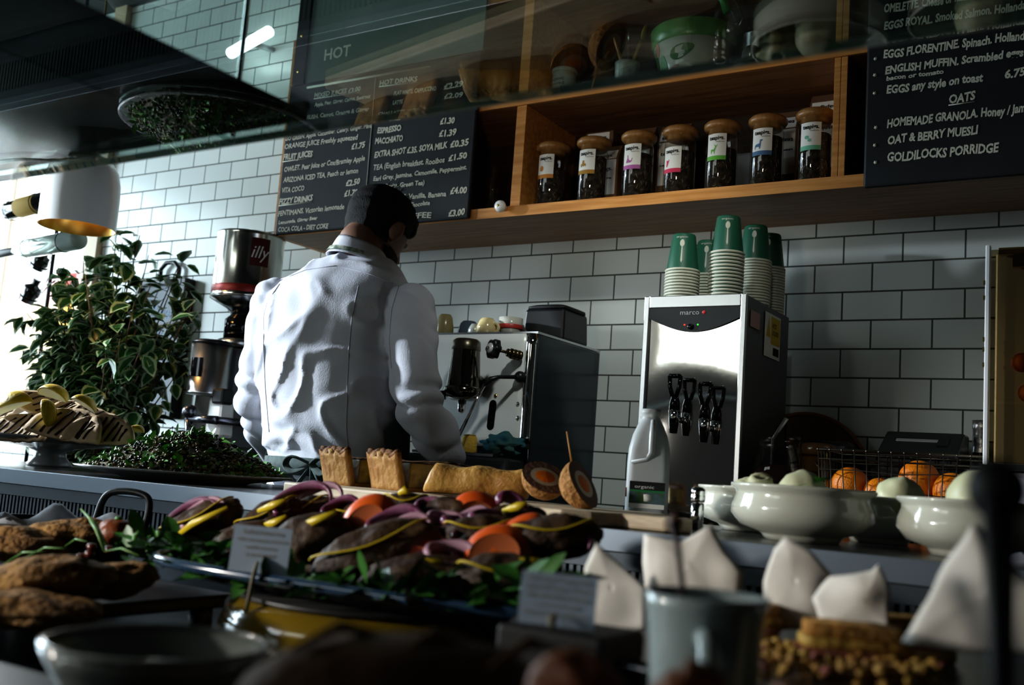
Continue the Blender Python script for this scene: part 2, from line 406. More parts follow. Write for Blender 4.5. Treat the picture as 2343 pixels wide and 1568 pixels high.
RL = [(220,105,900,0,80,"OMELETTE. Cheese or ham"),(220,240,1460,62,76,"EGGS ROYAL. Smoked Salmon. Hollandaise"),(230,350,1470,185,70,"EGGS BENEDICT. Ham. Hollandaise"),
(215,478,1490,300,78,"EGGS FLORENTINE. Spinach. Hollandaise"),(230,602,1360,455,72,"ENGLISH MUFFIN. Scrambled eggs"),(240,657,710,600,42,"bacon or tomato"),(240,767,1030,658,76,"EGGS any style on toast"),(1205,637,1375,612,78,"6.75"),
(750,842,965,812,82,"OATS",1),(245,1040,1375,915,78,"HOMEMADE GRANOLA. Honey / Jam"),(250,1175,985,1090,78,"OAT & BERRY MUESLI"),(245,1320,1155,1235,84,"GOLDILOCKS PORRIDGE")]
def ex2(t, yt):
    for x, y in ((155,480),(150,612),(148,760),(158,1040),(150,1185),(155,1325)):
        p = PY(1960+x/3.564, y/3.564, yt)
        mb = MB()
        for k in range(3):
            a = k*PI/3+.2; dv = V((math.cos(a),0,math.sin(a)))*.0045; mb.tube([p-dv,p+dv], .0013, 5)
        mb.obj('chalk_star', CHALK, t)
chalkboard('hanging_chalkboard', 'black breakfast chalkboard listing eggs and oats at the right of the oak shelf', -.591,.42,1.818,2.62, 2.421, RL, (1960,0,3.564), 0, ex2)
hs = thing('hot_sign', 'dark green framed sign with pale letters standing above the drinks chalkboard', 'sign', (0,0,0))
MB().b2(-2.46,-1.73,2.430,2.438,2.354,2.86).obj('panel', mat('sage green panel', (.16,.21,.18), .4), hs)
fm = MB(); fm.b2(-2.515,-2.46,2.422,2.438,2.354,2.86)
fm.obj('frame_post', mat('black frame', (.02,.02,.022), .35), hs, bevel=.002)
for z in (2.40,2.53): MB().ball((-2.488,2.421,z), (.007,.004,.007), 10, 6).obj('brass_screw', BRASS, hs)
mb = MB(); mb.text('HOT', lambda x, y: V((-2.385+x,2.4295,2.425+y)), .055, bold=.001); mb.obj('lettering', CHALK, hs)

# ------------------------------------------------------------------ tea jars
TEA = mat('dry black tea', (.018,.012,.008), .9, bump=.9, bs=120, col2=(.06,.045,.03), cs=60)
TWIG = mat('tea twig', (.30,.24,.16), .9)
JX = [1265,1358,1461,1557,1653,1756,1866]
JC = [(.55,.22,.03),(.38,.20,.02),(.42,.12,.34),(.62,.03,.10),(.13,.45,.05),(.07,.16,.30),(.16,.48,.33)]
JN = ['orange','brown','purple','red','bright green','blue','teal']
EM = ['round orange fruit','brown leaf bundle','purple sitting cat','red parrot','green antlered deer','blue dachshund','teal curled leaves']
EP = [[[(math.cos(a)*.5-.3, math.sin(a)*.62) for a in [i*PI/8 for i in range(16)]]],
 [[(-.75,-.6),(-.8,0),(-.4,.1),(-.35,.75),(.1,.8),(.2,.1),(.55,0),(.5,-.6),(.2,-.3),(0,-.6),(-.2,-.3),(-.45,-.6)]],
 [[(-.7,-.8),(-.6,-.3),(-.4,.1),(-.45,.7),(-.25,.85),(-.2,.2),(.1,-.3),(.45,-.4),(.7,.2),(.8,.1),(.6,-.6),(.3,-.8)]],
 [[(-.75,-.9),(-.7,0),(-.75,.45),(-.35,.35),(0,.6),(-.1,.1),(-.35,-.5),(-.5,-.9)]],
 [[(-.55,-.9),(-.6,.0),(.0,.0),(.3,.45),(.1,.9),(.2,.95),(.4,.6),(.75,.95),(.8,.9),(.55,.5),(.45,.3),(.25,-.3),(.2,-.9),(.1,-.9),(.05,-.4),(-.35,-.4),(-.45,-.9)]],
 [[(-.9,-.9),(-.75,-.9),(-.7,-.5),(.0,-.5),(.05,-.9),(.2,-.9),(.35,-.2),(.4,.6),(.75,.7),(.6,.95),(.2,.9),(.1,.2),(-.7,.0),(-.9,-.3)]],
 [[(math.cos(a)*.4-.2, math.sin(a)*.35+.3) for a in [i*PI/6 for i in range(12)]], [(math.cos(a)*.35+.35, math.sin(a)*.3-.3) for a in [i*PI/6 for i in range(12)]]]]
RJ, RL_ = .0425, .050
for i, px in enumerate(JX):
    x = XZ(px, 2.505, 2.0); zt = 2.052-SB
    t = thing('tea_jar', 'glass tea jar with bamboo lid, white label with %s band and %s' % (JN[i], EM[i]), 'jar', (x,2.505,SB), group='tea jars on the shelf')
    hg = zt-.022
    MB().lathe([(0,.0),(RJ-.004,0),(RJ,.004),(RJ,hg-.022),(RJ-.003,hg-.012),(RJ-.003,hg)], 40).obj('glass', GLASS, t)
    fl = .118+.02*((i*3) % 4)/3
    fb = MB().lathe([(0,.004),(RJ-.004,.004),(RJ-.004,fl),(RJ*.5,fl+.006),(0,fl+.004)], 24)
    fo = fb.obj('tea_leaves', [TEA], t)
    tw = MB()
    for k in range(26):
        a = -PI/2+rnd.uniform(-1.3,1.3); z = rnd.uniform(.012,fl-.01); r = RJ-.0032; b = a+rnd.uniform(-.16,.16); z2 = z+rnd.uniform(-.012,.012)
        tw.tube([V((r*math.cos(a),r*math.sin(a),z)), V((r*math.cos(b),r*math.sin(b),z2))], .0006, 4)
    tw.obj('tea_twigs', TWIG, fo, )['kind'] = 'stuff'
    MB().lathe([(0,hg-.01),(RJ-.005,hg-.01),(RJ-.005,hg),(RL_-.004,hg),(RL_,hg+.006),(RL_,hg+.014),(RL_-.006,hg+.021),(RL_-.02,hg+.023),(0,hg+.0235)], 40).obj('lid', LIDW, t)
    lt = hg-.018-(.022 if i == 3 else 0); lh = .072; lw = .054; al = -PI/2-.02+(-.12 if i == 3 else 0)
    def cyl(u, v, r, al=al, lt=lt):         # u across, v down from the label's top
        a = al+u/RJ; return V((r*math.cos(a), r*math.sin(a), lt-v))
    lb = MB().grid(lambda u, v: cyl((u-.5)*lw, lh*v, RJ+.0006), 12, 1, 0)
    lb.grid(lambda u, v: cyl((u-.5)*lw, lh*(.84+.16*v), RJ+.0009), 12, 1, 1)
    lo = lb.obj('label', [PAPER, mat('label band %d' % i, JC[i], .6)], t)
    tx = MB().text('teapigs.', lambda a, b: cyl(a-lw*.36, .017-b, RJ+.0011), .015, width=lw*.76, bold=.0005)
    tx.text('everyday brew', lambda a, b: cyl(a, .024-b, RJ+.0011), .005, width=lw*.4)
    tx.obj('writing', INK, lo)
    em = MB()
    for poly in EP[i]:
        em.prism([(p*.0135-.006, q*.0135) for p, q in poly], 0, .0002, 0, lambda a, b, h: cyl(a, .043-b, RJ+.001+h))
    em.obj('emblem', MATS['label band %d' % i], lo)

# tea pouches standing behind the jars
KRAFT = mat('kraft paper', (.16,.085,.045), .75, col2=(.21,.12,.07), cs=10)
def pouch(label, px, py, y, wd, up=True, z0=SB, h=None, dpth=.06, tip=0):
    top = PY(px, py, y); h = h or top.z-z0
    x = XZ(px, y, z0+h*.7)
    t = thing('tea_pouch', label, 'tea packet', (x,y+dpth/2,z0), group='tea packets behind the jars')
    w2 = wd/2
    mb = MB(); rings = []
    for zz, k in ((0,1),(h*.78,1),(h*.92,.55),(h,.12)):
        dy = dpth/2*k
        rings.append([V((-w2,-dy,zz)),V((w2,-dy,zz)),V((w2,dy,zz)),V((-w2,dy,zz))])
    mb.loft(rings); mb.s = [False]*len(mb.s)
    mb.obj('bag', KRAFT, t, bevel=.002)
    fy = -dpth/2-.0008
    lb = MB().b2(-w2+.006,w2-.006,fy,fy+.0006,h*.28,h*.77)
    lo = lb.obj('label', PAPER, t)
    sl = math.atan2(dpth/2*.45, h*.14)
    cap = MB().grid(lambda u, v: V((-w2+.006+u*(wd-.012), -dpth/2*(1-.43*v)-.0009, h*.785+v*h*.13)), 1, 1)
    cap.obj('top_label', PAPER, t)
    tx = MB(); sgn = 1 if up else -1
    for (zz, sz, s) in ((.62,.016,'teapigs.'),(.50,.007,'a proper cup of tea')):
        zb = h*zz if up else h*zz+.012
        tx.text(s, lambda a, b, zb=zb: V((sgn*(a-w2+.012), fy-.0006, zb+sgn*b)), sz, width=wd-.03, bold=.0004)
    zz = h*.81 if up else h*.81+.016
    tx.text('teapigs.', lambda a, b: V((sgn*(a-w2+.012), -dpth/2*(1-.43*((zz+sgn*b-h*.785)/(h*.13)))-.0018, zz+sgn*b)), .016, width=wd-.03, bold=.0004)
    tx.obj('writing', INK, lo)
    return t
pouch('brown tea packet with white label behind the second jar, lower of its pile', 1383, 330, 2.60, .088)
def flatpack():
    base = PY(1385, 322, 2.61); t = thing('tea_pouch', 'flat brown tea packet lying on top of another packet behind the second jar', 'tea packet', (XZ(1376,2.61,base.z+.02),2.63,PY(1383,330,2.60).z), group='tea packets behind the jars')
    mb = MB().box((0,0,.02), (.098,.07,.04), 0, taper=.92); mb.obj('bag', KRAFT, t, bevel=.003)
    lo = MB().b2(-.036,.036,-.0364,-.0355,.006,.034).obj('label', PAPER, t)
    MB().text('teapigs.', lambda a, b: V((a-.031,-.0369,.013+b)), .017, width=.062, bold=.0005).obj('writing', INK, lo)
flatpack()
pouch('brown tea packet with white label behind the purple banded jar', 1460, 288, 2.60, .086)
pouch('brown tea packet leaning between the purple and red banded jars', 1538, 280, 2.60, .092)
pouch('brown tea packet turned upside down behind the blue banded jar', 1788, 250, 2.60, .088, up=False)
pouch('tall brown tea packet turned upside down behind the teal banded jar', 1888, 208, 2.61, .09, up=False)
bx_ = thing('white_carton', 'long low white carton lying behind the green banded jar', 'carton', (XZ(1690,2.66,2.0),2.68,SB))
MB().box((0,0,.078), (.19,.06,.156)).obj('box', mat('grey white card', (.5,.52,.53), .6), bx_, bevel=.003)
MB().box((0,0,.1575), (.186,.056,.003)).obj('lid', mat('grey white lid', (.45,.47,.48), .6), bx_)

# carafe and knob in the left compartment
cx = XZ(1122,2.56,1.9)
MB().lathe([(0,.003),(.044,.003),(.052,.01),(.050,.03),(.034,.07),(.019,.10),(.017,.13),(.026,.165),(.0275,.166),(.0185,.13),(.0205,.10),(.0355,.07),(.0515,.03),(.053,.01),(.045,0),(0,0)], 36).obj('glass_carafe', GLASS, None, (cx,2.56,SB))
tag(bpy.data.objects['glass_carafe'], 'small waisted glass carafe standing in the dark compartment beside the drinks chalkboard', 'carafe')
kx = PY(1156,470,SF-.004)
kn = thing('porcelain_knob', 'round white porcelain knob on the front edge of the oak shelf', 'knob', (kx.x,SF-.004,SB-.006), rot=(PI/2,0,0))
MB().lathe([(0,0),(.009,0),(.006,.008),(.014,.016),(.018,.026),(.015,.034),(.006,.037),(0,.037)], 24).obj('knob_head', mat('porcelain', (.85,.85,.83), .12, coat=.5), kn)
MB().lathe([(0,.037),(.004,.037),(.003,.040),(0,.0405)], 12).obj('screw', BRASS, kn)

# ------------------------------------------------------------------ things on the middle board of the shelf
def onS(px, Y): return (XZ(px, Y, SM), Y, SM)
b = onS(1288,2.52)
tb = thing('white_tub', 'white lidded tub with grey print standing on the upper shelf', 'tub', b)
MB().lathe(cyl_prof(.036,0,.082), 30).obj('tub_body', mat('ivory tub', (.60,.63,.55), .35), tb)
MB().lathe(cyl_prof(.0385,.082,.094), 30).obj('lid', mat('ivory lid', (.52,.55,.48), .4), tb)
for q, s in enumerate(('organic', 'clotted')):
    tx = MB(); tx.text(s, lambda a, bb, q=q: V((.0365*math.sin((a-.025)/.036-.2), -.0365*math.cos((a-.025)/.036-.2), .052-.014*q+bb)), .014, width=.05)
    tx.obj('writing', INK, tb)
b = onS(1350,2.5)
tag(MB().lathe([(0,0),(.028,0),(.034,.012),(.030,.026),(.012,.034),(0,.035)], 24, warp=lambda p: V((p.x*1.15,p.y,p.z))).obj('china_lid', mat('pale blue china', (.42,.48,.50), .2), None, b), 'small pale domed china lid lying on the upper shelf beside the dark gourd', 'lid')
b = onS(1378,2.56)
gd = thing('dried_gourd', 'dark brown upright dried gourd on the upper shelf', 'gourd', b)
MB().lathe([(0,0),(.022,.002),(.034,.03),(.036,.06),(.028,.10),(.016,.125),(0,.13)], 24, warp=lambda p: V((p.x*(1+.1*math.sin(p.z*60)),p.y,p.z))).obj('gourd_body', mat('brown gourd skin', (.10,.055,.02), .5, col2=(.17,.10,.04), cs=30), gd)
MB().tube([(0,0,.125),(.004,0,.14),(.012,0,.15)], [.006,.004,.003]).obj('stalk', mat('dry stalk', (.2,.13,.06), .8), gd)
b = onS(1432,2.52)
cr = thing('utensil_crock', 'patterned grey china crock holding wooden spoons on the upper shelf', 'crock', b)
MB().lathe([(0,0),(.032,0),(.035,.004),(.035,.075),(.037,.082),(.033,.082),(.032,.006),(0,.006)], 30).obj('crock_body', mat('patterned crock glaze', (.42,.47,.42), .3, col2=(.10,.13,.16), cs=22), cr)
def spoon(name, label, base, tip, m, bowl=.02):
    base, tip = V(base), V(tip); t = thing(name, label, 'utensil', base); d = (tip-base)
    MB().tube([(0,0,0), d*.75], [.0045,.005]).obj('handle', m, t)
    R = d.to_track_quat('Z','Y').to_matrix()
    MB().ball(d*.9, (bowl,.005,bowl*1.4), 14, 8, R=R).obj('blade', m, t)
X0, Y0, Z0 = b
WSP = wood('spoon wood', (.36,.20,.08), (.48,.30,.13), .5)
spoon('wooden_spoon', 'wooden spoon leaning left in the patterned crock', (X0+.012,Y0-.005,Z0+.01), PY(1408,95,2.5), WSP)
spoon('wooden_spoon', 'broad wooden paddle leaning right in the patterned crock', (X0-.012,Y0,Z0+.01), PY(1480,60,2.53), mat('yellow beech', (.50,.36,.12), .5), .016)
spoon('steel_spatula', 'grey steel spatula standing upright in the patterned crock', (X0,Y0+.012,Z0+.01), PY(1440,72,2.53), STEEL, .012)
# floral enamel pail
b = (XZ(1585,2.575,SM), 2.575, SM)
pl = thing('floral_pail', 'wide white enamel pail with green rim and painted leaves on the upper shelf', 'pail', b); pl.scale = (1.17,)*3
ENAM = mat('white enamel', (.62,.62,.55), .25, coat=.3)
GRN = mat('green enamel', (.10,.24,.08), .3, col2=(.13,.30,.10), cs=40)
MB().lathe([(0,0),(.062,0),(.072,.006),(.100,.098),(.097,.098),(.070,.009),(0,.006)], 48).obj('pail_body', ENAM, pl)
MB().lathe([(.0995,.094),(.1035,.098),(.1075,.134),(.104,.138),(.101,.134),(.0985,.098)], 48).obj('green_rim', GRN, pl)
def pc(a, z, e=.001): r = .0722+(.0278)*(z-.006)/.092+e; return V((r*math.sin(a), -r*math.cos(a), z))
for nm, col, a0, z0, s, rot in (('painted_leaf',(.05,.16,.05),.05,.062,.024,.3),('painted_leaf',(.09,.26,.08),-.62,.034,.023,1.5),('painted_leaf',(.08,.22,.08),-.98,.055,.02,1.3),('painted_flower',(.50,.20,.13),-.75,.08,.012,1.2),('painted_flower',(.45,.28,.25),-.2,.025,.012,.5)):
    mb = MB(); poly = [(s*1.3*math.cos(q), s*.62*math.sin(q)*(1-.25*math.cos(q))) for q in [k*PI/9 for k in range(18)]]
    poly = [(x*math.cos(rot)-y*math.sin(rot), x*math.sin(rot)+y*math.cos(rot)) for x, y in poly]
    mb.prism(poly, 0, .0006, 0, lambda x, y, h, a0=a0, z0=z0: pc(a0+x/.088, max(.008,min(.096,z0+y)), .0005+h)); mb.obj(nm, mat('paint %s' % (col,), col, .4), pl)
mb = MB(); mb.tube(arc((.0,0,.128), .104, .12, 1.15, 12)+[V((.052,0,.25))], .0022, 8); mb.tube([(.104,0,.13),(.118,0,.16),(.10,0,.20),(.088,0,.245)], .002, 8)
mb.obj('wire_handle', DSTEEL, pl)
MB().tube([(.086,-.02,.17),(.052,-.02,.27)], .010, 12).obj('green_grip', mat('green wood grip', (.03,.22,.05), .4), pl)
MB().lathe([(0,-.004),(.012,-.004),(.012,.004),(0,.004)], 14, c=(.098,-.04,.118), R=Euler((PI/2,0,0)).to_matrix()).obj('handle_lug', STEEL, pl)
b = (XZ(1735,2.62,SM), 2.62, SM)
kt = thing('steel_saucepan', 'grey steel pot standing on the upper shelf beside the floral pail', 'pot', b)
MB().lathe([(0,0),(.06,0),(.068,.008),(.068,.13),(.071,.134),(.066,.134),(.065,.01),(0,.008)], 40).obj('pot_body', DSTEEL, kt)
MB().lathe([(0,.16),(.012,.158),(.05,.144),(.069,.1345),(.0,.1345)], 40).obj('lid', STEEL, kt)
tag(MB().lathe([(0,.0),(.018,.0),(.024,.012),(.024,.03),(.016,.044),(.0,.048)], 24).obj('glass_stopper', mat('clear crystal', (.9,.95,.95), .03, trans=.9), None, onS(1718,2.465)), 'small shiny crystal stopper standing in front of the steel pot', 'stopper')
# ------------------------------------------------------------------ back counter, boiler, cups
CB = .95
bc = thing('back_counter', 'dark back counter along the tiled wall under the espresso machine', 'counter', (0,0,0))
MB().b2(-2.98,1.5,2.2,YW-.002,CB-.04,CB).obj('worktop', mat('dark worktop', (.03,.028,.026), .3, col2=(.05,.045,.04)), bc, bevel=.003)
MB().b2(-2.96,1.5,2.25,YW-.002,.1,CB-.041).obj('cabinet_body', mat('dark cabinet', (.02,.02,.02), .5), bc)
MB().b2(-2.96,1.5,2.30,YW-.01,0,.099).obj('plinth', BLACK, bc)
BX0, BX1, BY0, BY1, BZ1 = -1.083,-.820,2.30,2.64,1.548
bo = thing('water_boiler', 'tall polished steel water boiler with two black taps on the back counter', 'boiler', (0,0,0))
MB().b2(BX0+.003,BX1-.003,BY0+.012,BY1,CB+.02,BZ1).obj('cabinet', mat('grey boiler side', (.16,.165,.17), .35, .6), bo, bevel=.003)
for x in (BX0+.04,BX1-.04):
    for y in (BY0+.05,BY1-.05): MB().lathe(cyl_prof(.015,0,.02), 14, c=(x,y,CB)).obj('foot', BLACK, bo)
fr = MB(); w_ = .014
fr.b2(BX0,BX0+w_,BY0,BY0+.012,CB+.02,BZ1); fr.b2(BX1-w_,BX1,BY0,BY0+.012,CB+.02,BZ1); fr.b2(BX0+w_,BX1-w_,BY0,BY0+.012,BZ1-.03,BZ1)
fr.obj('front_frame', STEEL, bo, bevel=.002)
fx0, fx1 = BX0+w_, BX1-w_
MB().grid(lambda u, v: V((fx0+u*(fx1-fx0), BY0+.009-.003*math.sin(PI*u)*.5-.0008*math.sin(v*7+u*3), CB+.03+v*(BZ1-.062-CB))), 16, 20).obj('mirror_panel', MIRROR, bo)
zc = BZ1-.03; n = 20
poly = [(fx0,zc),(fx0,zc-.026)]+[(fx0+(fx1-fx0)*k/n, zc-.026-.034*math.sin(PI*k/n)) for k in range(1,n)]+[(fx1,zc-.026),(fx1,zc)]
fa = MB().prism(poly, BY0+.002, BY0+.0065, 0, lambda x, y, h: V((x,h,y))).obj('black_fascia', BLACK, bo)
cxm = (fx0+fx1)/2
MB().text('marco', lambda a, b: V((cxm-.036+a,BY0+.0012,zc-.018+b)), .017, width=.05).obj('lettering', mat('grey print', (.45,.45,.45), .5), fa)
MB().lathe(cyl_prof(.0045,0,.001,.0002), 14, c=(cxm+.026,BY0+.002,zc-.013), R=Euler((PI/2,0,0)).to_matrix()).obj('red_dot', mat('red print', (.6,.03,.03), .5), fa)
for dx, col, nm in ((-.022,(1,.03,.01),'red_light'),(.012,(.05,.7,.05),'green_light')):
    MB().lathe(cyl_prof(.0022,0,.001,.0002), 10, c=(cxm+dx,BY0+.002,zc-.043), R=Euler((PI/2,0,0)).to_matrix()).obj(nm, mat(nm, col, .4, emit=1.2), fa)
MB().lathe(cyl_prof(.007,0,.006,.0015), 16, c=(cxm-.006,BY0+.002,zc-.048), R=Euler((PI/2,0,0)).to_matrix()).obj('dial', GLOSSB, fa)
def tap(px, py0, py1):
    yy = BY0-.026; a = PY(px, py0, yy); z0 = a.z; z1 = PY(px, py1, yy).z; x = a.x
    tp = MB(); h = z0-z1
    # black paddle handle with an opening
    o_ = [(-.017,0),(.017,0),(.016,-.02),(.010,-.05),(.011,-.075),(-.011,-.075),(-.010,-.05),(-.016,-.02)]
    mb = MB()
    for pth in ([(-.014,-.004),(.014,-.004)],[(-.014,-.004),(-.012,-.03),(-.005,-.052)],[(.014,-.004),(.012,-.03),(.005,-.052)]):
        mb.tube([V((x+p,yy-.01,z0+q)) for p, q in pth], .0055, 8)
    mb.lathe([(0,-.052),(.008,-.052),(.012,-.066),(.013,-.085),(0,-.085)], 16, c=(x,yy-.004,z0))
    ho = mb.obj('tap_handle', GLOSSB, bo)
    mb = MB().lathe([(0,-.086),(.014,-.086),(.013,-.10),(.009,-.14),(.008,-h),(.006,-h),(0,-h+.004)], 18, c=(x,yy-.004,z0))
    mb.tube([(x,BY0,z0-.105),(x,yy,z0-.105)], .008, 10)
    mb.obj('tap_spout', CHROME, ho)
tap(1549,858,972); tap(1618,876,985)
st = MB().b2(BX1-.0008,BX1,2.44,2.56,1.42,1.53)
so = st.obj('warning_sticker', PAPER, bo, loc=(.0005,0,0))
MB().b2(BX1+.0002,BX1+.0006,2.485,2.555,1.455,1.524).obj('yellow_panel', mat('warning yellow', (.62,.44,.03), .6), so)
mb = MB().prism([(2.448,1.47),(2.482,1.47),(2.465,1.52)], 0, .0004, 0, lambda x, y, h: V((BX1+.0003+h,x,y))); mb.obj('warning_triangle', mat('warning yellow', (.62,.44,.03), .6), so)
MB().text('HOT\nLIQUID', lambda a, b: V((BX1+.001,2.492+a,1.496+b)), .018, width=.05).obj('sticker_writing', INK, so)
mb = MB().b2(BX1+.0002,BX1+.0006,2.505,2.55,1.428,1.448); mb.obj('barcode', INK, so)
MB().b2(BX1-.0005,BX1+.0003,2.335,2.40,1.475,1.515).obj('small_sticker', mat('pinkish sticker', (.5,.32,.30), .6), bo)
dt = MB().b2(BX0+.03,BX1-.03,BY0-.085,BY0-.001,CB,CB+.05); dt.obj('drip_tray', mat('dark drip tray', (.05,.055,.06), .25), bo, bevel=.008)
lb = MB().b2(-1.045,-.955,BY0-.087,BY0-.0855,CB+.006,CB+.034).obj('yellow_sticker', mat('warning yellow', (.62,.44,.03), .6), bo)

CUPG = mat('green paper cup', (.020,.115,.070), .45)
RIMW = mat('cream cup rim', (.66,.66,.55), .5)
def cup_parts(t, top):
    h, rb, rt = .097, .029, .042                       # upside-down: rim at the bottom
    mb = MB().lathe([(rt-.0015,.004),(rb,h-.003),(rb-.002,h),(rb-.004,h-.004),(0,h-.004)], 32) if top else MB().lathe([(rt-.0015,.004),(rt-.0022,.0125)], 28)
    bd = mb.obj('cup_wall', CUPG, t)
    MB().lathe([(rt-.002,.0),(rt+.0015,.0006),(rt+.002,.0035),(rt,.006),(rt-.0016,.0055)], 32 if top else 28).obj('rim', RIMW, t)
    if top:
        a0 = -PI/2+.28
        def cc(x, y, e=.0006): r = rt-.0015-(rt-.0015-rb)*(y-.004)/(h-.007)+e; a = a0+x/.037; return V((r*math.cos(a), r*math.sin(a), y))
        sp = MB()
        sp.prism([(.0065*math.cos(k*PI/8), .070+.0095*math.sin(k*PI/8)) for k in range(16)], 0, .0003, 0, lambda x, y, hh: cc(x, y, .0006+hh))
        sp.prism([(-.0012,.066),(.0012,.066),(.0022,.024),(0,.018),(-.0022,.024)], 0, .0003, 0, lambda x, y, hh: cc(x, y, .0006+hh))
        sp.text('organic', lambda x, y: cc(x-.02, .084+y), .008, width=.036)
        sp.obj('spoon_print', mat('cream print', (.62,.64,.52), .6), bd)
ORD = ['first','second','third','fourth','fifth','sixth','seventh','eighth','ninth','tenth','eleventh','twelfth','thirteenth','fourteenth','fifteenth','sixteenth','seventeenth','eighteenth','nineteenth','twentieth','twenty-first','twenty-second','twenty-third']
topc = None; nest = None
TOPZ = BZ1
for si, (px, Y, n, pitch, nm) in enumerate(((1561,2.36,10,.0077,'front left'),(1617,2.50,12,.0077,'back left'),(1661,2.385,14,.0088,'front right'),(1724,2.505,17,.0074,'middle back'),(1766,2.598,17,.0074,'rearmost'))):
    x = min(XZ(px, Y, TOPZ+.06), BX1-.05 if si > 2 else 9)
    g = '%s stack of green paper cups' % nm
    for k in range(n-1, -1, -1):
        z = TOPZ+k*pitch; top = k == n-1
        lab = ('upside-down green paper cup crowning the %s stack on the boiler' % nm) if top else 'green paper cup in the %s stack on the boiler, %s rim from the bottom' % (nm, ORD[k])
        src = topc if top else nest
        if src is None:
            t = thing('paper_cup', lab, 'paper cup', (x,Y,z), group=g); cup_parts(t, top)
            if top: topc = t
            else: nest = t
        else: dup(src, (x,Y,z), rnd.uniform(-.12,.12) if top else 0, lab, g)

# ------------------------------------------------------------------ espresso machine
MX0, MX1, MY0, MY1, MZ0, MZ1 = -1.725,-1.385,2.30,2.66,1.155,1.458
em = thing('espresso_machine', 'polished steel espresso machine with black knob and steam wand on the back counter', 'coffee machine', (0,0,0))
MB().b2(MX0,MX1-.012,MY0+.02,MY1,CB+.06,MZ1).obj('casing', DSTEEL, em, bevel=.006)
pm = MB().grid(lambda u, v: V((MX0+u*(MX1-.034-MX0), MY0+.004*math.sin(PI*u*2)*.3+.02*(1-v)*0, MZ0+v*(MZ1-MZ0))), 20, 12)
pm.obj('front_panel', mat('bright brushed panel', (.93,.95,.94), .36, .12, bump=.02, bs=8), em, solid=.004)
MB().grid(lambda u, v: V((MX1-.036+.036*u, MY0-.012*math.sin(PI*u), MZ0+v*(MZ1-MZ0))), 8, 10).obj('corner_trim', MIRROR, em, solid=.003)
MB().b2(MX1-.012,MX1,MY0+.008,MY1,CB+.06,MZ1-.001).obj('side_panel', mat('dark blue grey side', (.045,.055,.065), .16, .5, bump=.06, bs=6), em, bevel=.003)
MB().b2(MX0,MX1,MY0,MY1,MZ1,MZ1+.006).obj('top_plate', STEEL, em)
MB().b2(MX0,MX1-.01,2.215,MY0-.002,CB+.058,MZ0-.03).obj('drip_tray', mat('charcoal tray', (.03,.033,.037), .3), em, bevel=.008)
MB().b2(MX0+.02,MX1-.06,2.218,MY0-.003,MZ0-.029,MZ0-.022).obj('drip_grid', STEEL, em)
for x in (MX0+.05,MX1-.05):
    for y in (2.24,MY1-.05): MB().lathe(cyl_prof(.022,0,.06), 16, c=(x,y,CB)).obj('foot', BLACK, em)
c_ = PY(1062,860,2.235)
gh = MB().lathe([(0,.098),(.03,.098),(.037,.092),(.039,.075),(.039,.068)], 30, 1, c=c_)
gh.lathe([(.038,.068),(.043,.0),(.046,-.045),(.040,-.055),(0,-.055)], 30, 0, c=c_)
gh.lathe([(.046,-.03),(.052,-.034),(.052,-.052),(.030,-.066),(0,-.066)], 30, 0, c=c_)
gh.tube([V((c_.x,c_.y,c_.z-.02)),V((c_.x,MY0,c_.z-.02))], .03, 16, 0)
go = gh.obj('group_head', [mat('dark chrome', (.13,.12,.10), .12, 1), mat('dark bronze cap', (.10,.085,.06), .3, .8)], em)
mb = MB().tube([V((c_.x-.04,c_.y-.02,c_.z-.055)),V((c_.x-.12,c_.y-.06,c_.z-.06))], [.012,.016], 12); mb.obj('portafilter_handle', GLOSSB, go)
MB().lathe([(0,-.066),(.012,-.066),(.010,-.095),(.006,-.10),(0,-.10)], 14, c=c_).obj('brew_spout', CHROME, go)
k_ = PY(1122,797,2.20); e_ = PY(1192,815,2.29)
R = (e_-k_).to_track_quat('Z','Y').to_matrix()
kb = MB().lathe([(.0,0),(.020,-.001),(.025,.004),(.025,.018),(.018,.022),(0,.022)], 36, 0, c=k_, R=R, warp=lambda p: V((p.x*(1+.10*math.cos(6*math.atan2(p.y,p.x))), p.y*(1+.10*math.cos(6*math.atan2(p.y,p.x))), p.z)))
ko = kb.obj('steam_knob', BLACK, em)
MB().lathe([(0,-.006),(.012,-.005),(.014,-.002),(.014,.0)], 24, c=k_, R=R).obj('knob_disc', mat('silver disc', (.75,.75,.74), .3, .3), ko)
MB().lathe([(0,-.010),(.004,-.009),(.004,-.005)], 12, c=k_, R=R).obj('knob_screw', CHROME, ko)
sv = MB().tube([k_+(e_-k_)*.15, e_], .004, 8)
for q in (.55,.66,.78,.9): sv.tube([k_+(e_-k_)*q, k_+(e_-k_)*(q+.08)], .011+.003*(q > .6), 8)
sv.obj('steam_valve', mat('dark brass valve', (.20,.15,.08), .25, 1), em)
p0, p1, p2, p3 = PY(1190,863,2.285), PY(1140,863,2.22), PY(1108,880,2.20), PY(1046,1005,2.17)
MB().ball(p0, .016, 16, 10).obj('wand_joint', BLACK, em)
MB().tube([p0,p1,p1*.5+p2*.5+V((0,0,.004)),p2], [.006,.005,.008,.006], 10).obj('wand_arm', BLACK, em)
MB().tube([p2,p2*.5+p3*.5,p3], [.005,.0045,.005], 10).obj('steam_wand', CHROME, em)
sl = MB(); q0 = PY(1128,925,MY0-.003); q1 = PY(1122,975,MY0-.003); q0.y = q1.y = MY0-.003
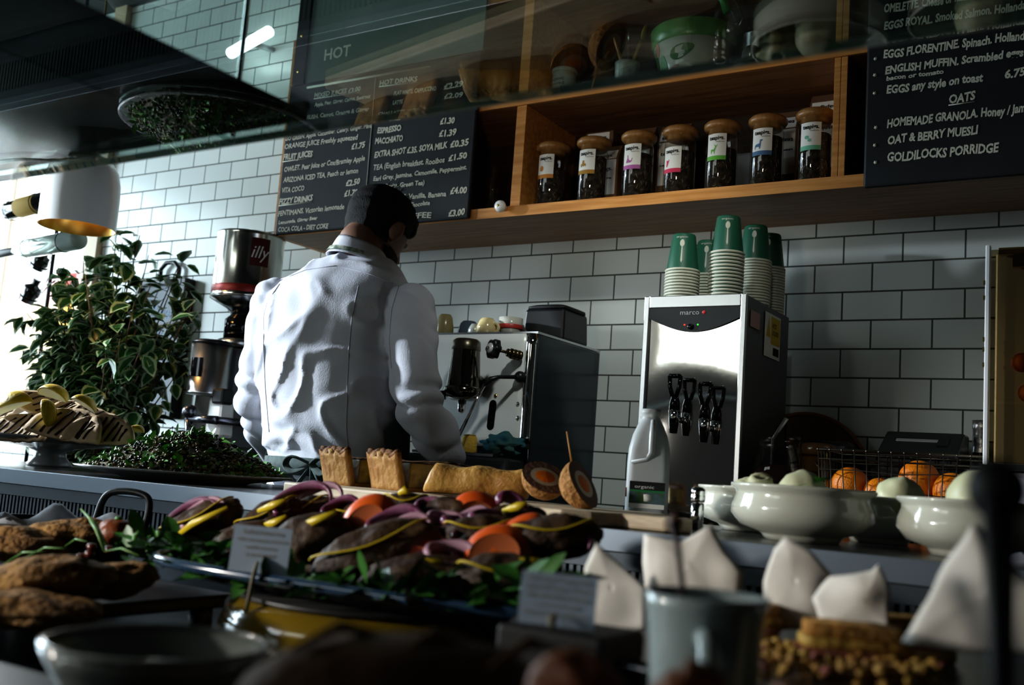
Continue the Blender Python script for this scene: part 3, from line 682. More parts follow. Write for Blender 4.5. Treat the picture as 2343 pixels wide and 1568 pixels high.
sl.prism([(q0.x+.0115*math.cos(a),q0.z+.0115*math.sin(a)) for a in [k*PI/8 for k in range(9)]]+[(q1.x+.0115*math.cos(a),q1.z+.0115*math.sin(a)) for a in [PI+k*PI/8 for k in range(9)]], MY0-.0035, MY0-.002, 0, lambda x, y, h: V((x,h,y))); sl.obj('slot', GLOSSB, em)
for px, py in ((1185,924),(1185,956),(1134,906)):
    p = PY(px, py, MY0-.004); MB().ball(p, (.0055,.003,.0055), 12, 6).obj('bolt', CHROME if px > 1150 else BRASS, em)
# on the drip tray
c1 = PY(1075,1000,2.255); zt = MZ0-.022
sp_ = thing('yellow_sponge', 'yellow sponge block standing on the espresso machine drip tray', 'sponge', (c1.x,2.255,zt))
MB().lathe([(0,0),(.022,0),(.024,.004),(.021,.042),(.018,.045),(0,.045)], 20, warp=lambda p: V((p.x,p.y*.7,p.z))).obj('foam', mat('yellow foam', (.62,.40,.07), .8, bump=.4, bs=200), sp_)
MB().lathe([(0,.0455),(.018,.0455),(.017,.049),(0,.05)], 20, warp=lambda p: V((p.x,p.y*.7,p.z))).obj('scouring_pad', mat('tan pad', (.45,.33,.12), .9), sp_)
c2 = XZ(1150,2.25,zt)
tag(MB().ball((0,0,.02), (.058,.026,.026), 40, 22, amp=.7, freq=2.6, seed=5).obj('cleaning_cloth', mat('teal cloth', (.01,.11,.17), .9, bump=.6, bs=30, col2=(.07,.12,.08), cs=12), None, (c2,2.252,zt+.004)), 'crumpled teal and olive cleaning cloth on the espresso machine drip tray', 'cloth')
# cups on the machine
TZ = MZ1+.006
def mug(label, px, Y, r, h, m, inv=False, band=None, handle=0, tap_=.85, name='coffee_cup'):
    x = XZ(px, Y, TZ+h/2); t = thing(name, label, 'cup', (x,Y,TZ), group='cups on the espresso machine')
    pr = [(0,.002),(r*tap_*.7,0),(r*tap_,.006),(r,h*.6),(r,h),(r-.003,h),(r-.003,h*.6),(r*tap_-.003,.009),(0,.007)]
    if inv: pr = [(0,h),(r*.55,h-.001),(r*.75,h-.008),(r*.97,h*.5),(r,0),(r-.003,0),(r*.94,h*.5),(r*.7,h-.012),(0,h-.006)]
    bo_ = MB().lathe(pr, 28).obj('cup_body', m, t)
    if band:
        MB().lathe([(r+.0003,h*.42),(r+.0012,h*.44),(r+.0012,h*.62),(r+.0003,h*.64)], 28).obj('band', mat('red band', (.45,.05,.04), .4), t)
    if handle: MB().tube(arc((r*.95,0,h*.42), h*.24, -PI/2*1.2, PI/2*1.2, 10), .0045, 8).obj('handle', m, t, rz=handle)
mug('tall amber glass upside down on the espresso machine beside the person', 1018, 2.42, .027, .075, mat('amber grey glaze', (.35,.29,.14), .2), True)
mug('slate blue cup upside down on the espresso machine', 1072, 2.47, .034, .062, mat('slate blue glaze', (.09,.12,.16), .2), True)
mug('small speckled cup upside down between the slate and yellow cups', 1086, 2.37, .019, .036, mat('speckled glaze', (.35,.38,.34), .2, col2=(.2,.2,.2), cs=60), True)
mug('pale yellow cup with small handle upside down on the espresso machine', 1114, 2.36, .029, .05, mat('pale yellow glaze', (.66,.54,.28), .15), True, handle=.01)
mug('white cup with a red printed band standing on the espresso machine', 1168, 2.40, .034, .055, mat('off white glaze', (.55,.54,.48), .2), band=True)
mug('dark cup with brown glaze beside the black bin on the espresso machine', 1205, 2.47, .03, .046, mat('brown glaze', (.06,.05,.045), .3), True)
p = XZ(1270,2.50,TZ)
bb = thing('black_bin', 'black plastic tub with rounded lid at the right end of the espresso machine', 'tub', (p-.012,2.52,TZ))
MB().box((0,0,.045), (.135,.15,.09), 0, taper=.94).obj('tub', BLACK, bb, bevel=.008)
MB().loft([ell(0,0,.090,.066,.072,32,.35),ell(0,0,.098,.065,.071,32,.35),ell(0,0,.104,.05,.055,32,.4)]).obj('lid', SATIN, bb)
# ------------------------------------------------------------------ coffee grinder and tin
cx, cy = XZ(567,2.42,1.70), 2.42
gz = PY(560,722,cy).z
gr = thing('coffee_grinder', 'black and steel coffee grinder with a steel dosing drum left of the person', 'coffee grinder', (cx,cy,CB))
rz_ = gz-CB
MB().lathe([(0,rz_+.005),(.040,rz_+.005),(.058,rz_+.02),(.116,rz_+.050),(.114,rz_+.055),(.05,rz_+.026),(0,rz_+.02)], 40).obj('funnel', DSTEEL, gr)
MB().lathe([(0,.52),(.055,.52),(.058,.50),(.058,.585),(.042,.60),(.042,rz_+.004),(0,rz_+.004)], 32).obj('neck', GLOSSB, gr)
MB().lathe([(.059,.49),(.075,.49),(.075,.515),(.060,.518)], 32).obj('adjusting_ring', STEEL, gr)
mb = MB(); mb.box((.0,0,.31), (.19,.20,.34), 0, taper=.92); mb.obj('motor_housing', mat('grey housing', (.13,.135,.14), .4, .3), gr, bevel=.02)
MB().box((0,-.03,.07), (.20,.28,.14), 0, taper=.95).obj('base', mat('cast grey base', (.45,.47,.47), .3, .6), gr, bevel=.02)
d0 = PY(474,905,2.27); d1 = PY(480,790,2.27); dr = SZ(46, d0)
dl = V((d0.x-cx, 2.27-cy, d0.z-CB)); hz = d1.z-d0.z
dm = MB().lathe([(0,0),(dr*1.02,0),(dr*1.02,.008),(dr,.010),(dr,hz),(0,hz)], 40, c=dl); do = dm.obj('dosing_drum', STEEL, gr)
MB().lathe([(0,hz),(dr*1.03,hz),(dr*1.03,hz+.008),(dr*.8,hz+.014),(0,hz+.016)], 40, c=dl).obj('drum_lid', BLACK, do)
wn = MB().grid(lambda u, v: dl+V(((dr+.001)*math.sin(.1+.75*(u-.5)), -(dr+.001)*math.cos(.1+.75*(u-.5)), .055+.06*v)), 8, 1); wn.obj('drum_window', GLOSSB, do)
wn = MB().grid(lambda u, v: dl+V(((dr+.001)*math.sin(-1.3+.35*(u-.5)), -(dr+.001)*math.cos(-1.3+.35*(u-.5)), .055+.06*v)), 8, 1); wn.obj('drum_window', mat('smoky window', (.3,.28,.22), .2), do)
MB().box(dl+V((dr+.02,-.01,-.004)), (.05,.05,.05)).obj('lever', BLACK, do, bevel=.008)
ws = PY(487,955,2.25); wl = V((ws.x-cx,2.25-cy,ws.z-CB))
MB().box(wl+V((0,.03,0)), (.075,.06,.13), 0, taper=.9).obj('front_column', mat('bright steel', (.80,.81,.79), .35, .4), gr, bevel=.012)
hk = PY(433,943,2.2); hk = V((hk.x-cx,2.2-cy,hk.z-CB)); h2 = PY(497,962,2.22); h2 = V((h2.x-cx,2.22-cy,h2.z-CB))
mb = MB().ball(hk, .024, 18, 12); mb.tube([hk+V((0,0,-.01)),hk+V((.01,0,-.08)),V((hk.x+.02,hk.y,.09))], [.015,.010,.014], 10)
mb.tube([hk+V((.01,0,-.02)), h2], [.012,.014], 10); mb.tube([h2, V((h2.x,.03,h2.z))], .012, 8)
mb.obj('tamper_arm', mat('blue grey metal', (.16,.17,.20), .25, .9), gr)
tinz = CB+rz_+.050; ty = cy
TB_ = 0
tn = thing('coffee_tin', 'large shiny steel coffee tin with red bands standing on the grinder funnel', 'tin', (cx,ty,tinz))
th = PY(575,540,ty).z-tinz; tr = .113
MB().lathe([(0,.006),(tr-.004,.006),(tr,0),(tr+.003,.006),(tr,.014),(tr,th-.014),(tr+.003,th-.008),(tr,th-.002),(tr-.006,th-.002),(tr-.008,th-.012),(0,th-.010)], 56).obj('tin_body', mat('tin plate', (.66,.66,.60), .17, 1, bump=.02, bs=5), tn)
MB().lathe([(tr+.0006,.016),(tr+.001,.017),(tr+.001,.040),(tr+.0006,.041)], 56).obj('red_band', mat('tin red', (.30,.03,.02), .35, .3), tn)
def tc_(u, v, e=.0012): a = -PI/2+1.12+u; return V(((tr+e)*math.cos(a), (tr+e)*math.sin(a), v))
lb = MB().grid(lambda u, v: tc_((u-.5)*.56, .105+.095*v), 10, 1).obj('red_label', mat('deep red label', (.08,.006,.008), .4), tn)
MB().text('illy', lambda a, b: tc_((a-.032)/tr, .132+b, .002), .06, shear=.3, width=.064).obj('lettering', PAPER, lb)
mb = MB().grid(lambda u, v: tc_(-2.35+(u-.5)*.3, .10+.10*v), 10, 1).obj('red_label', MATS['deep red label'], tn)

# ------------------------------------------------------------------ menu board on the wall behind the plant
ab = thing('hanging_menu_board', 'dark blue framed board with pale writing hung on the tiles behind the plant', 'chalkboard', (0,0,0))
p0, p1 = PY(425,635,2.70), PY(398,900,2.70)
x1, x0, z1, z0 = p0.x, p0.x-.30, p0.z, p1.z-.10
MB().b2(x0+.02,x1-.02,2.715,2.74,z0+.02,z1-.02).obj('board', mat('navy board', (.022,.04,.075), .4), ab)
fm = MB(); fm.b2(x0,x0+.025,2.70,2.752,z0,z1); fm.b2(x1-.025,x1,2.70,2.752,z0,z1); fm.b2(x0+.025,x1-.025,2.70,2.752,z1-.025,z1); fm.b2(x0+.025,x1-.025,2.70,2.752,z0,z0+.025)
fm.obj('board_frame', BLACK, ab, bevel=.004)
mb = MB(); mb.tube([(x1-.2,2.735,z1-.005),(x1-.2,2.735,z1+.05),(x1-.17,2.735,z1+.075),(x1-.12,2.735,z1+.075),(x1-.09,2.735,z1+.05),(x1-.09,2.735,z1-.005)], .009, 8); mb.obj('carry_handle', BLACK, ab)
mb = MB()
for k, s in enumerate(('Cakes','and', 'teas')): mb.text(s, lambda a, b, k=k: V((x0+.08+a,2.7142,z1-.16-.07*k+b)), .07, shear=.2)
mb.obj('writing', mat('blue chalk', (.35,.45,.62), .9), ab)

# ------------------------------------------------------------------ pendant lamp
PYY = 1.9
pb = PY(176,522,PYY); pr = .114
pd = thing('pendant_lamp', 'white dome pendant lamp with gold lining hanging by the window', 'lamp', pb)
outer = [(pr,0),(pr,.10),(pr*.98,.145),(pr*.90,.185),(pr*.72,.215),(pr*.42,.238),(.03,.246)]
MB().lathe(outer+[(.0,.246)], 56).obj('lamp_shade', mat('white lacquer', (.72,.73,.72), .18, coat=.5), pd)
MB().lathe([(pr-.0005,0),(pr-.004,.001)]+[(max(r-.005,.0),z-.003) for r, z in outer[1:]]+[(0,.24)], 56).obj('gold_lining', COPPER, pd)
MB().lathe([(0,.10),(.02,.105),(.03,.13),(.024,.165),(.016,.18),(.016,.235),(0,.235)], 20).obj('bulb', mat('warm bulb', (1,.75,.35), .4, emit=6), pd)
mb = MB().lathe(cyl_prof(.03,.245,.275,.006), 20); mb.tube([(0,0,.27),(0,0,ZC-pb.z)], .004, 8); mb.obj('cord', mat('ochre cord', (.30,.24,.06), .7), pd)
pl_ = bpy.data.lights.new('pendant_bulb', 'POINT'); pl_.energy = 3; pl_.color = (1,.62,.25); pl_.shadow_soft_size = .03
po = bpy.data.objects.new('pendant_bulb', pl_); C.objects.link(po); po.location = pb+V((0,-.06,.07))

# ------------------------------------------------------------------ bottles held on a wire rack by the window
rk_x = XZ(88, 2.25, 1.7)
rk = thing('wire_bottle_rack', 'thin black wire rack holding bottles beside the window', 'rack', (rk_x,2.30,0))
mb = MB().tube([(0,0,.0),(0,0,ZC)], .007, 8); mb.lathe(cyl_prof(.14,0,.02), 24); mb.obj('post', BLACK, rk)
BP = [(0,.0),(.034,0),(.0375,.004),(.0375,.17),(.034,.195),(.018,.222),(.0145,.235),(.0145,.285),(.0165,.286),(.0165,.298),(.013,.30),(0,.30)]
def bottle(label, pa, pbt, Y, gm, lm, cm, group=None, name='wine_bottle'):
    a, b = PY(*pa, Y), PY(*pbt, Y); d = b-a; s = d.length/.30
    q = d.to_track_quat('Z','Y')
    t = thing(name, label, 'bottle', a, rot=q.to_euler(), group=group); t.scale = (.95,.95,s)
    MB().lathe(BP, 28).obj('glass', gm, t)
    if lm: MB().lathe([(.0377,.045),(.0381,.046),(.0381,.135),(.0377,.136)], 28).obj('label', lm, t)
    MB().lathe([(.0152,.236),(.0155,.237),(.0171,.2855),(.0171,.300),(.013,.3012),(0,.3012)], 20).obj('capsule', cm, t)
    m_ = a+d*.3
    L = MB()
    for f in (.18,.6):
        c = a+d*f; L.tube([c+q @ V((math.cos(k*PI/8)*.037,math.sin(k*PI/8)*.037,0)) for k in range(16)], .0016, 6, closed=True)
        L.tube([c+V((0,.037,0)),V((rk_x,2.30,c.z))], .003, 6)
    L.v = [tuple(V(p)-V((rk_x,2.30,0))) for p in L.v]
    L.obj('bottle_hoop', BLACK, rk)
DG = mat('dark bottle glass', (.008,.010,.008), .08, coat=.5)
GL = mat('clear green bottle', (.55,.66,.62), .08, trans=.55)
bottle('dark wine bottle with ochre label lying on the rack, neck to the left', (112,458), (-30,498), 2.2, DG, mat('ochre label', (.42,.27,.05), .7), BLACK, 'bottles on the wire rack')
bottle('clear empty glass bottle lying on the rack under the dark one', (182,548), (-6,582), 2.2, GL, None, BLACK, 'bottles on the wire rack')
bottle('black bottle seen from its base, upper of two behind the plant', (86,615), (106,575), 2.5, DG, None, BLACK, 'bottles on the wire rack')
bottle('black bottle seen from its base, lower of two behind the plant', (62,690), (86,640), 2.5, DG, None, BLACK, 'bottles on the wire rack')
# street outside the window
st = thing('street_shop_awning', 'red and yellow shop front seen outside the window at the far left', 'shop front', (0,0,0))
MB().b2(-9.5,-6.3,5.2,5.4,0,2.25).obj('yellow_front', mat('self-lit yellow', (.80,.62,.12), .7, emit=.5, col2=(.75,.35,.12), cs=3), st)  # glow put into the material in place of daylight on the front
MB().b2(-9.6,-6.2,5.0,5.4,2.251,2.45).obj('red_fascia', mat('self-lit red', (.55,.08,.07), .7, emit=.4), st)  # own glow stands in for daylight on the fascia

# ------------------------------------------------------------------ variegated fig plant
px0, py0 = XZ(215, 2.26, .95), 2.26
pt = thing('potted_fig_plant', 'tall potted fig with cream edged green leaves by the window', 'plant', (px0,py0,0))
MB().lathe([(0,0),(.13,0),(.16,.30),(.175,.31),(.175,.345),(.16,.345),(.15,.30),(0,.30)], 32).obj('pot', mat('terracotta', (.35,.14,.07), .8), pt)
MB().lathe([(0,.30),(.149,.30),(.149,.305),(0,.31)], 24).obj('soil', mat('soil', (.03,.02,.015), 1), pt)
LG = mat('fig leaf green', (.008,.045,.014), .35, col2=(.03,.12,.02), cs=9)
LC = mat('fig leaf cream edge', (.36,.46,.28), .4, col2=(.22,.36,.17), cs=14)
tr_ = MB(); lf = MB()
ctr = V((0,0,1.42))
def inblob(p):          # crown outline: a broad egg with a looser top
    return True
tips = []
for k in range(95):
    while True:
        q = V((rnd.uniform(-1,1), rnd.uniform(-1,1), rnd.uniform(-1,1)))
        if q.length < 1: break
    hgt = (q.z+1)/2
    wx = .44*(1-.40*max(0,hgt-.5)*2)*(1-.55*max(0,.35-hgt))
    tips.append(V((q.x*wx-.03+.07*hgt, q.y*.26, 1.0+hgt*.86)))
for k, p in enumerate(tips):
    a = V((rnd.uniform(-.03,.03), rnd.uniform(-.03,.03), rnd.uniform(.75,1.15)))
    m1 = a.lerp(p,.5)+V((0,0,.06))
    tr_.tube([a,m1,p], [.005,.0035,.0015], 5)
    for j in range(19):
        f = rnd.uniform(.35,1.05); c = (a.lerp(m1,f*2) if f < .5 else m1.lerp(p,(f-.5)*2))
        d = V((rnd.uniform(-1,1), rnd.uniform(-1,.6), rnd.uniform(-.9,.35))).normalized()
        L = rnd.uniform(.05,.088); wd = L*.33
        side = d.cross(V((rnd.uniform(-.5,.5),rnd.uniform(-.5,.5),1))).normalized(); up = side.cross(d).normalized()
        stn = c+d*.018
        P = []
        for u, wv, dz in ((0,0,0),(.18,.62,.02),(.45,1,.03),(.75,.62,0),(1,0,-.10)):
            P.append((u, wv, dz))
        def at(u, wv, dz): return stn+d*(u*L)+side*(wv*wd)+up*(dz*L+.25*abs(wv)*wd)
        core = [at(.08,0,0)]+[at(u,w_*.60,dz) for u, w_, dz in P[1:4]]+[at(.88,0,-.07)]+[at(u,-w_*.60,dz) for u, w_, dz in reversed(P[1:4])]
        rim = [at(0,0,0)]+[at(u,w_,dz) for u, w_, dz in P[1:4]]+[at(1,0,-.1)]+[at(u,-w_,dz) for u, w_, dz in reversed(P[1:4])]
        n0 = len(lf.v); md = [at(u,0,dz*.6-.03) for u, w_, dz in P[1:4]]
        lf.add(core+rim+md, [(0,1,16),(0,16,7),(1,2,17,16),(16,17,6,7),(2,3,18,17),(17,18,5,6),(3,4,18),(18,4,5)], 0)
        lf.add(core+rim, [(i,8+i,8+(i+1)%8,(i+1)%8) for i in range(8)], 1)
        if j % 3 == 0: tr_.tube([c, stn], .001, 4)
for s in (-.02,.0,.025):
    tr_.tube([(s,s*.5,.30),(s*1.5+.02,s,.6),(s*2,0,.95),(s*3,.02,1.2)], [.014,.012,.009,.005], 8)
tr_.obj('branches', mat('fig bark', (.16,.11,.07), .8), pt)
lo = lf.obj('foliage', [LG, LC], pt)
# glowing tube added behind the glass canopy, stands in for a tube lamp's reflection
a, b = PY(528,122,2.66), PY(616,72,2.60)
tl = thing('reflection_tube', 'small glowing white tube added on the tiled wall for a reflection in the glass', 'lamp', a)
MB().tube([(0,0,0), b-a], .022, 14).obj('glowing_tube', mat('tube glow', (.85,.95,1), .4, emit=7), tl)
MB().tube([(b-a)*.5, V(((b-a).x*.5, YW-a.y, (b-a).z*.5+.02))], .012, 10).obj('bracket', STEEL, tl)
# ------------------------------------------------------------------ the person at the espresso machine
SKIN = mat('skin', (.22,.115,.075), .55, sss=.1, bump=.05, bs=90)
SHIRT = mat('pale lilac shirt cotton', (.66,.67,.74), .8, bump=.12, bs=260, col2=(.70,.71,.78), cs=4)
HAIRM = mat('short dark hair', (.007,.0055,.005), .75, bump=.6, bs=420, stretch=(1,1,.35))
APR = mat('dark green apron cloth', (.03,.045,.04), .85, bump=.1, bs=200)
TRO = mat('slate trousers', (.09,.10,.13), .85, bump=.1, bs=150)
ps_loc = V((-1.87,2.03,0))
pe = thing('person', 'person in a pale lilac shirt seen from behind, head bowed at the espresso machine', 'person', ps_loc)
def L(p): return V(p)-ps_loc
def LP(px, py, Y): return L(PY(px, py, Y))
# torso: px centre, half width (px), py, depth Y of the centre, front-back radius
TOR = [(772,1240,150,2.01,.118),(770,1150,142,2.01,.115),(764,1065,134,2.01,.112),(758,1000,143,2.015,.118),(752,900,152,2.02,.128),(752,800,158,2.03,.135),(760,730,160,2.045,.135),(776,680,152,2.055,.125),(794,645,128,2.065,.105),(812,615,96,2.075,.085),(828,592,62,2.085,.066)]
def torso(mb, grow=0, rows=TOR, n=36):
    rings = []
    for px, py, hw, Y, ry in rows:
        c = LP(px, py, Y); k = SZ(hw, PY(px,py,Y))
        rx = math.sqrt(max(.002, (k*k-(ry*.62)**2))/.615)        # half width seen at an angle
        rings.append(ell(c.x, c.y, c.z, rx+grow, ry+grow, n, .88))
    mb.loft(rings)
shL, shR = LP(632,692,2.04), LP(936,706,2.06)
elL, elR = LP(585,925,1.99), LP(960,935,2.02)
wrL, wrR = LP(640,1045,2.18), LP(1030,1052,2.13)
def limb(mb, pts, rs, n=18):
    mb.tube(pts, rs, n); 
    mb.ball(pts[0], rs[0]*1.02, n, 10); mb.ball(pts[-1], rs[-1]*.98, n, 10)
def curve(a, b, c, k=6):
    out = []
    for i in range(k+1):
        t = i/k; out.append(a*(1-t)**2+b*2*t*(1-t)+c*t*t)
    return out
def armpts(s, e, w):                                # a smooth bend at the elbow
    b0, b1 = s.lerp(e,.82), e.lerp(w,.2)
    return [s, s.lerp(e,.25), s.lerp(e,.5), s.lerp(e,.7)]+curve(b0, e, b1, 5)+[e.lerp(w,.45), e.lerp(w,.7), w]
def rad(n, r0, r1, r2):
    return [r0+(r1-r0)*i/(n*.55) if i < n*.55 else r1+(r2-r1)*(i-n*.55)/(n*.45) for i in range(n)]
body = MB()
torso(body, -.012)
hd = PY(864,527,2.165); HC = L(hd)
HR = Euler((math.radians(-27), math.radians(3), math.radians(-4)), 'XYZ').to_matrix()
nb = LP(824,602,2.08)
body.tube([nb+V((0,-.01,-.05)), nb+V((0,.0,.0)), HC+HR @ V((0,-.035,-.07)), HC+HR @ V((0,-.015,-.02))], [.075,.062,.058,.06], 22)
HPROF = [(-.122,.060,.020,.014),(-.118,.086,.030,.030),(-.10,.097,.0,.046),(-.078,.098,-.040,.056),(-.05,.094,-.070,.063),(-.02,.093,-.088,.069),(.01,.094,-.098,.0735),(.04,.094,-.101,.0765),(.07,.085,-.093,.072),(.095,.060,-.070,.056),(.111,.028,-.035,.031),(.117,.005,-.010,.008)]
def headrings(g=0, z0=-1):
    rr = []
    for z, yf, yb, hw in HPROF:
        if z < z0: continue
        rr.append([HC+HR @ p for p in ell(0, (yf+yb)/2, z+g*.4, hw+g, (yf-yb)/2+g, 28, .93)])
    return rr
body.loft(headrings())
body.loft([[HC+HR @ V(p) for p in ring] for ring in ([(-.008,.088,.022),(.008,.088,.022),(.006,.10,.022),(-.006,.10,.022)],[(-.017,.088,-.03),(.017,.088,-.03),(.012,.122,-.028),(-.012,.122,-.028)],[(-.012,.088,-.042),(.012,.088,-.042),(.008,.108,-.04),(-.008,.108,-.04)])])
for s in (-1,1):                                    # ears
    Re = HR @ Euler((math.radians(-8),0,s*math.radians(-38))).to_matrix()
    body.ball(HC+HR @ V((s*.090,-.010,-.014)), (.008,.022,.035), 16, 12, R=Re)
    body.ball(HC+HR @ V((s*.080,.0,-.03)), (.008,.012,.016), 12, 8, R=Re)
body.ball(HC+HR @ V((0,.094,-.072)), (.024,.010,.011), 14, 8); body.ball(HC+HR @ V((0,.090,-.105)), (.02,.012,.014), 14, 8)
for s, e, w in ((shL,elL,wrL),(shR,elR,wrR)):
    pts = armpts(s,e,w); limb(body, pts, rad(len(pts), .050,.040,.029))
def hand(mb, w, fwd, palm_n, side):
    fwd = fwd.normalized(); lat = fwd.cross(palm_n).normalized()*side; nn = palm_n.normalized()
    k = w+fwd*.09
    mb.loft([[w+lat*a*.024+nn*b*.017 for a, b in ((-1,-1),(1,-1),(1,1),(-1,1))],[w+fwd*.05+lat*a*.038+nn*b*.013 for a, b in ((-1,-1),(1,-1),(1,1),(-1,1))],[k+lat*a*.040+nn*b*.011 for a, b in ((-1,-1),(1,-1),(1,1),(-1,1))]])
    for i, ln in enumerate((.066,.076,.070,.054)):
        b0 = w+fwd*.082+lat*(.030-.020*i); p1 = b0+fwd*(ln*.5)+nn*.006; p2 = p1+fwd*(ln*.28)+nn*.018; p3 = p2+fwd*(ln*.12)+nn*.022
        mb.tube([b0,p1,p2,p3], [.0095,.009,.0085,.007], 10); mb.ball(p3, .007, 10, 6)
    t0 = w+fwd*.03+lat*.030; t1 = t0+fwd*.03+lat*.026+nn*.012; t2 = t1+fwd*.026+lat*.004+nn*.018
    mb.tube([w+fwd*.015+lat*.012,t0,t1,t2], [.013,.0125,.011,.0085], 10); mb.ball(t2, .0085, 10, 6)
hand(body, wrL, (wrL-elL), V((.3,.2,-.9)), 1); hand(body, wrR, V((-.8,.25,-.35)), V((-.3,.2,-.9)), -1)
hip = LP(770,1150,2.01)
for s in (-1,1):
    h0 = V((hip.x+s*.085, hip.y, .90)); kn = V((hip.x+s*.095, hip.y+.015, .50)); an = V((hip.x+s*.10, hip.y-.02, .09))
    limb(body, [h0,h0.lerp(kn,.5),kn,kn.lerp(an,.35),an], [.088,.072,.055,.052,.038])
    body.loft([ell(an.x, an.y+.04, z, rx, ry, 16) for z, rx, ry in ((.0,.042,.12),(.03,.045,.125),(.06,.042,.11),(.09,.035,.06))])
body.ball(V((hip.x,hip.y,.93)), (.165,.115,.12), 24, 14)
bm_, _ = remesh(body, .0065, 5)
bm_.obj('body', SKIN, pe)
# shirt: loose shell with folds
sm = MB(); torso(sm, .006)
for s, e, w in ((shL,elL,wrL),(shR,elR,wrR)):
    pts = armpts(s,e,w); n = len(pts)
    limb(sm, pts, [(.068 if i < 2 else .066-.012*(i/n)+.003*math.sin(i*2.1)) for i in range(n-1)]+[.044])
sh_c = (shL+shR)*.5
sm.loft([[nb+V((math.cos(a)*rx*1.0, math.sin(a)*ry, z)) for a in [k*PI/14 for k in range(28)]] for rx, ry, z in ((.105,.085,-.035),(.074,.072,.002),(.060,.062,.012))])
ms, nrm = remesh(sm, .0075, 7)
def seg(p, a, b):
    d = b-a; t = max(0,min(1,(p-a).dot(d)/d.length_squared)); return (p-(a+d*t)).length, t
vs = []
for p, nn in zip(ms.v, nrm):
    p = V(p); a = 0
    dl_, tl = min((seg(p,shL,elL),seg(p,elL,wrL)), key=lambda q: q[0]); dr_, t_r = min((seg(p,shR,elR),seg(p,elR,wrR)), key=lambda q: q[0])
    arm = min(dl_, dr_)
    if arm < .082:      # sleeve: folds ringing the arm, gathered at the elbow
        ax = p.z*46+p.x*18+noise.noise(p*9)*3.2
        near = min((p-elL).length, (p-elR).length)
        amp = .0035+.0075*max(0,1-near/.14)
        a += amp*(abs(math.sin(ax))*1.6-.9)
        a += .007*noise.noise(p*11+V((3,1,2)))
    else:
        q = V((p.x*9+p.z*5, p.y*6, p.z*6-p.x*4)); a += .012*noise.noise(q)
        rdg = 1-abs(noise.noise(V((p.x*7+p.z*9+4, p.y*4, p.z*5-p.x*7)))*2.2); a += .011*max(-.3, rdg)**3
        low = max(0,1-(p.z-1.03)/.24)
        a += low*.008*math.sin(p.z*85+p.x*26+noise.noise(p*7)*4)
        a += low*.010*noise.noise(p*14)
    vs.append(tuple(p+nn*a))
ms.v = vs
# open hem below the belt line and the cuffs
zcut = LP(764,1085,2.01).z
shirt = ms.obj('shirt', SHIRT, pe)
import bmesh
bmm = bmesh.new(); bmm.from_mesh(shirt.data)
dead = [f for f in bmm.faces if (f.calc_center_median().z < zcut-.06)]
bmesh.ops.delete(bmm, geom=dead, context='FACES'); bmm.to_mesh(shirt.data); bmm.free()
tree = BVHTree.FromPolygons([tuple(v.co) for v in shirt.data.vertices], [tuple(p.vertices) for p in shirt.data.polygons])
co = V((0,0,CZ))-ps_loc
def onshirt(px, py):
    h = tree.ray_cast(co, ray(px,py)); return h[0], h[1]
STC = mat('shirt seam', (.60,.60,.68), .85)
def seam(pix, r=.001):
    pts = []
    for (x0,y0),(x1,y1) in zip(pix, pix[1:]):
        for k in range(9):
            h = onshirt(x0+(x1-x0)*k/9, y0+(y1-y0)*k/9)
            if h[0] is not None: pts.append(h[0]+h[1]*.0006)
    pts = [p for i, p in enumerate(pts) if i == 0 or (p-pts[i-1]).length < .05]
    if len(pts) > 3: MB().tube(pts, r, 6).obj('seam', STC, pe)
seam([(820,655),(806,720),(798,800),(794,900),(792,980),(796,1040)]); seam([(604,720),(603,800),(608,900),(617,1000)])
seam([(912,655),(896,710),(891,780),(897,850)]); seam([(642,640),(700,618),(770,608),(840,625),(905,652)]); seam([(640,650),(612,690),(603,725)])
# collar with a striped lining
def ring(z, rx, ry, dy=0, n=40, a0=.18): 
    return [nb+V((math.sin(a)*rx, -math.cos(a)*ry+dy, z+.012+.030*(1+math.cos(a))*.5-.012*math.sin(a))) for a in [(-PI+a0)+(2*PI-2*a0)*i/n for i in range(n+1)]]
cb = MB().loft([ring(-.030,.092,.088,-.004),ring(-.012,.082,.080),ring(.012,.068,.070),ring(.020,.063,.066),ring(.012,.060,.063)], cap=False, closed=False)
cb.obj('collar', SHIRT, pe, solid=.002)
cl = MB().loft([ring(-.024,.091,.0885,-.006,20,2.3),ring(-.012,.085,.084,-.003,20,2.3)], cap=False, closed=False)
cl.obj('collar_lining', mat('green striped lining', (.10,.17,.13), .8, col2=(.6,.6,.5), cs=60), pe)
# hair, short on the neck; beard
def hairfilter(mb, keep):
    fs = []; 
    for f, mi, s in zip(mb.f, mb.m, mb.s):
        c = sum((V(mb.v[i]) for i in f), V())/len(f); l = HR.inverted() @ (c-HC)
        if keep(l): fs.append(f)
    mb.f = fs; mb.m = [0]*len(fs); mb.s = [True]*len(fs)
hb = MB(); R0 = headrings(.010)
fine = []
for a, b in zip(R0, R0[1:]):
    for k in range(4): fine.append([p.lerp(q, k/4) for p, q in zip(a, b)])
fine.append(R0[-1]); hb.loft(fine)
def hairline(l):
    if l.y > .055: return l.z > .055
    if l.y > -.005: return l.z > .035-.75*max(0,l.y)+(.0 if l.y > .012 else -.03)
    return l.z > -.058+.10*max(0,(l.y+.09))
hairfilter(hb, hairline)
hb.v = [tuple(V(v)+(V(v)-HC).normalized()*(.004*noise.noise(V(v)*60)+.003*noise.noise(V(v)*160))) for v in hb.v]
hb.obj('hair', HAIRM, pe, solid=.006)
tf = MB()
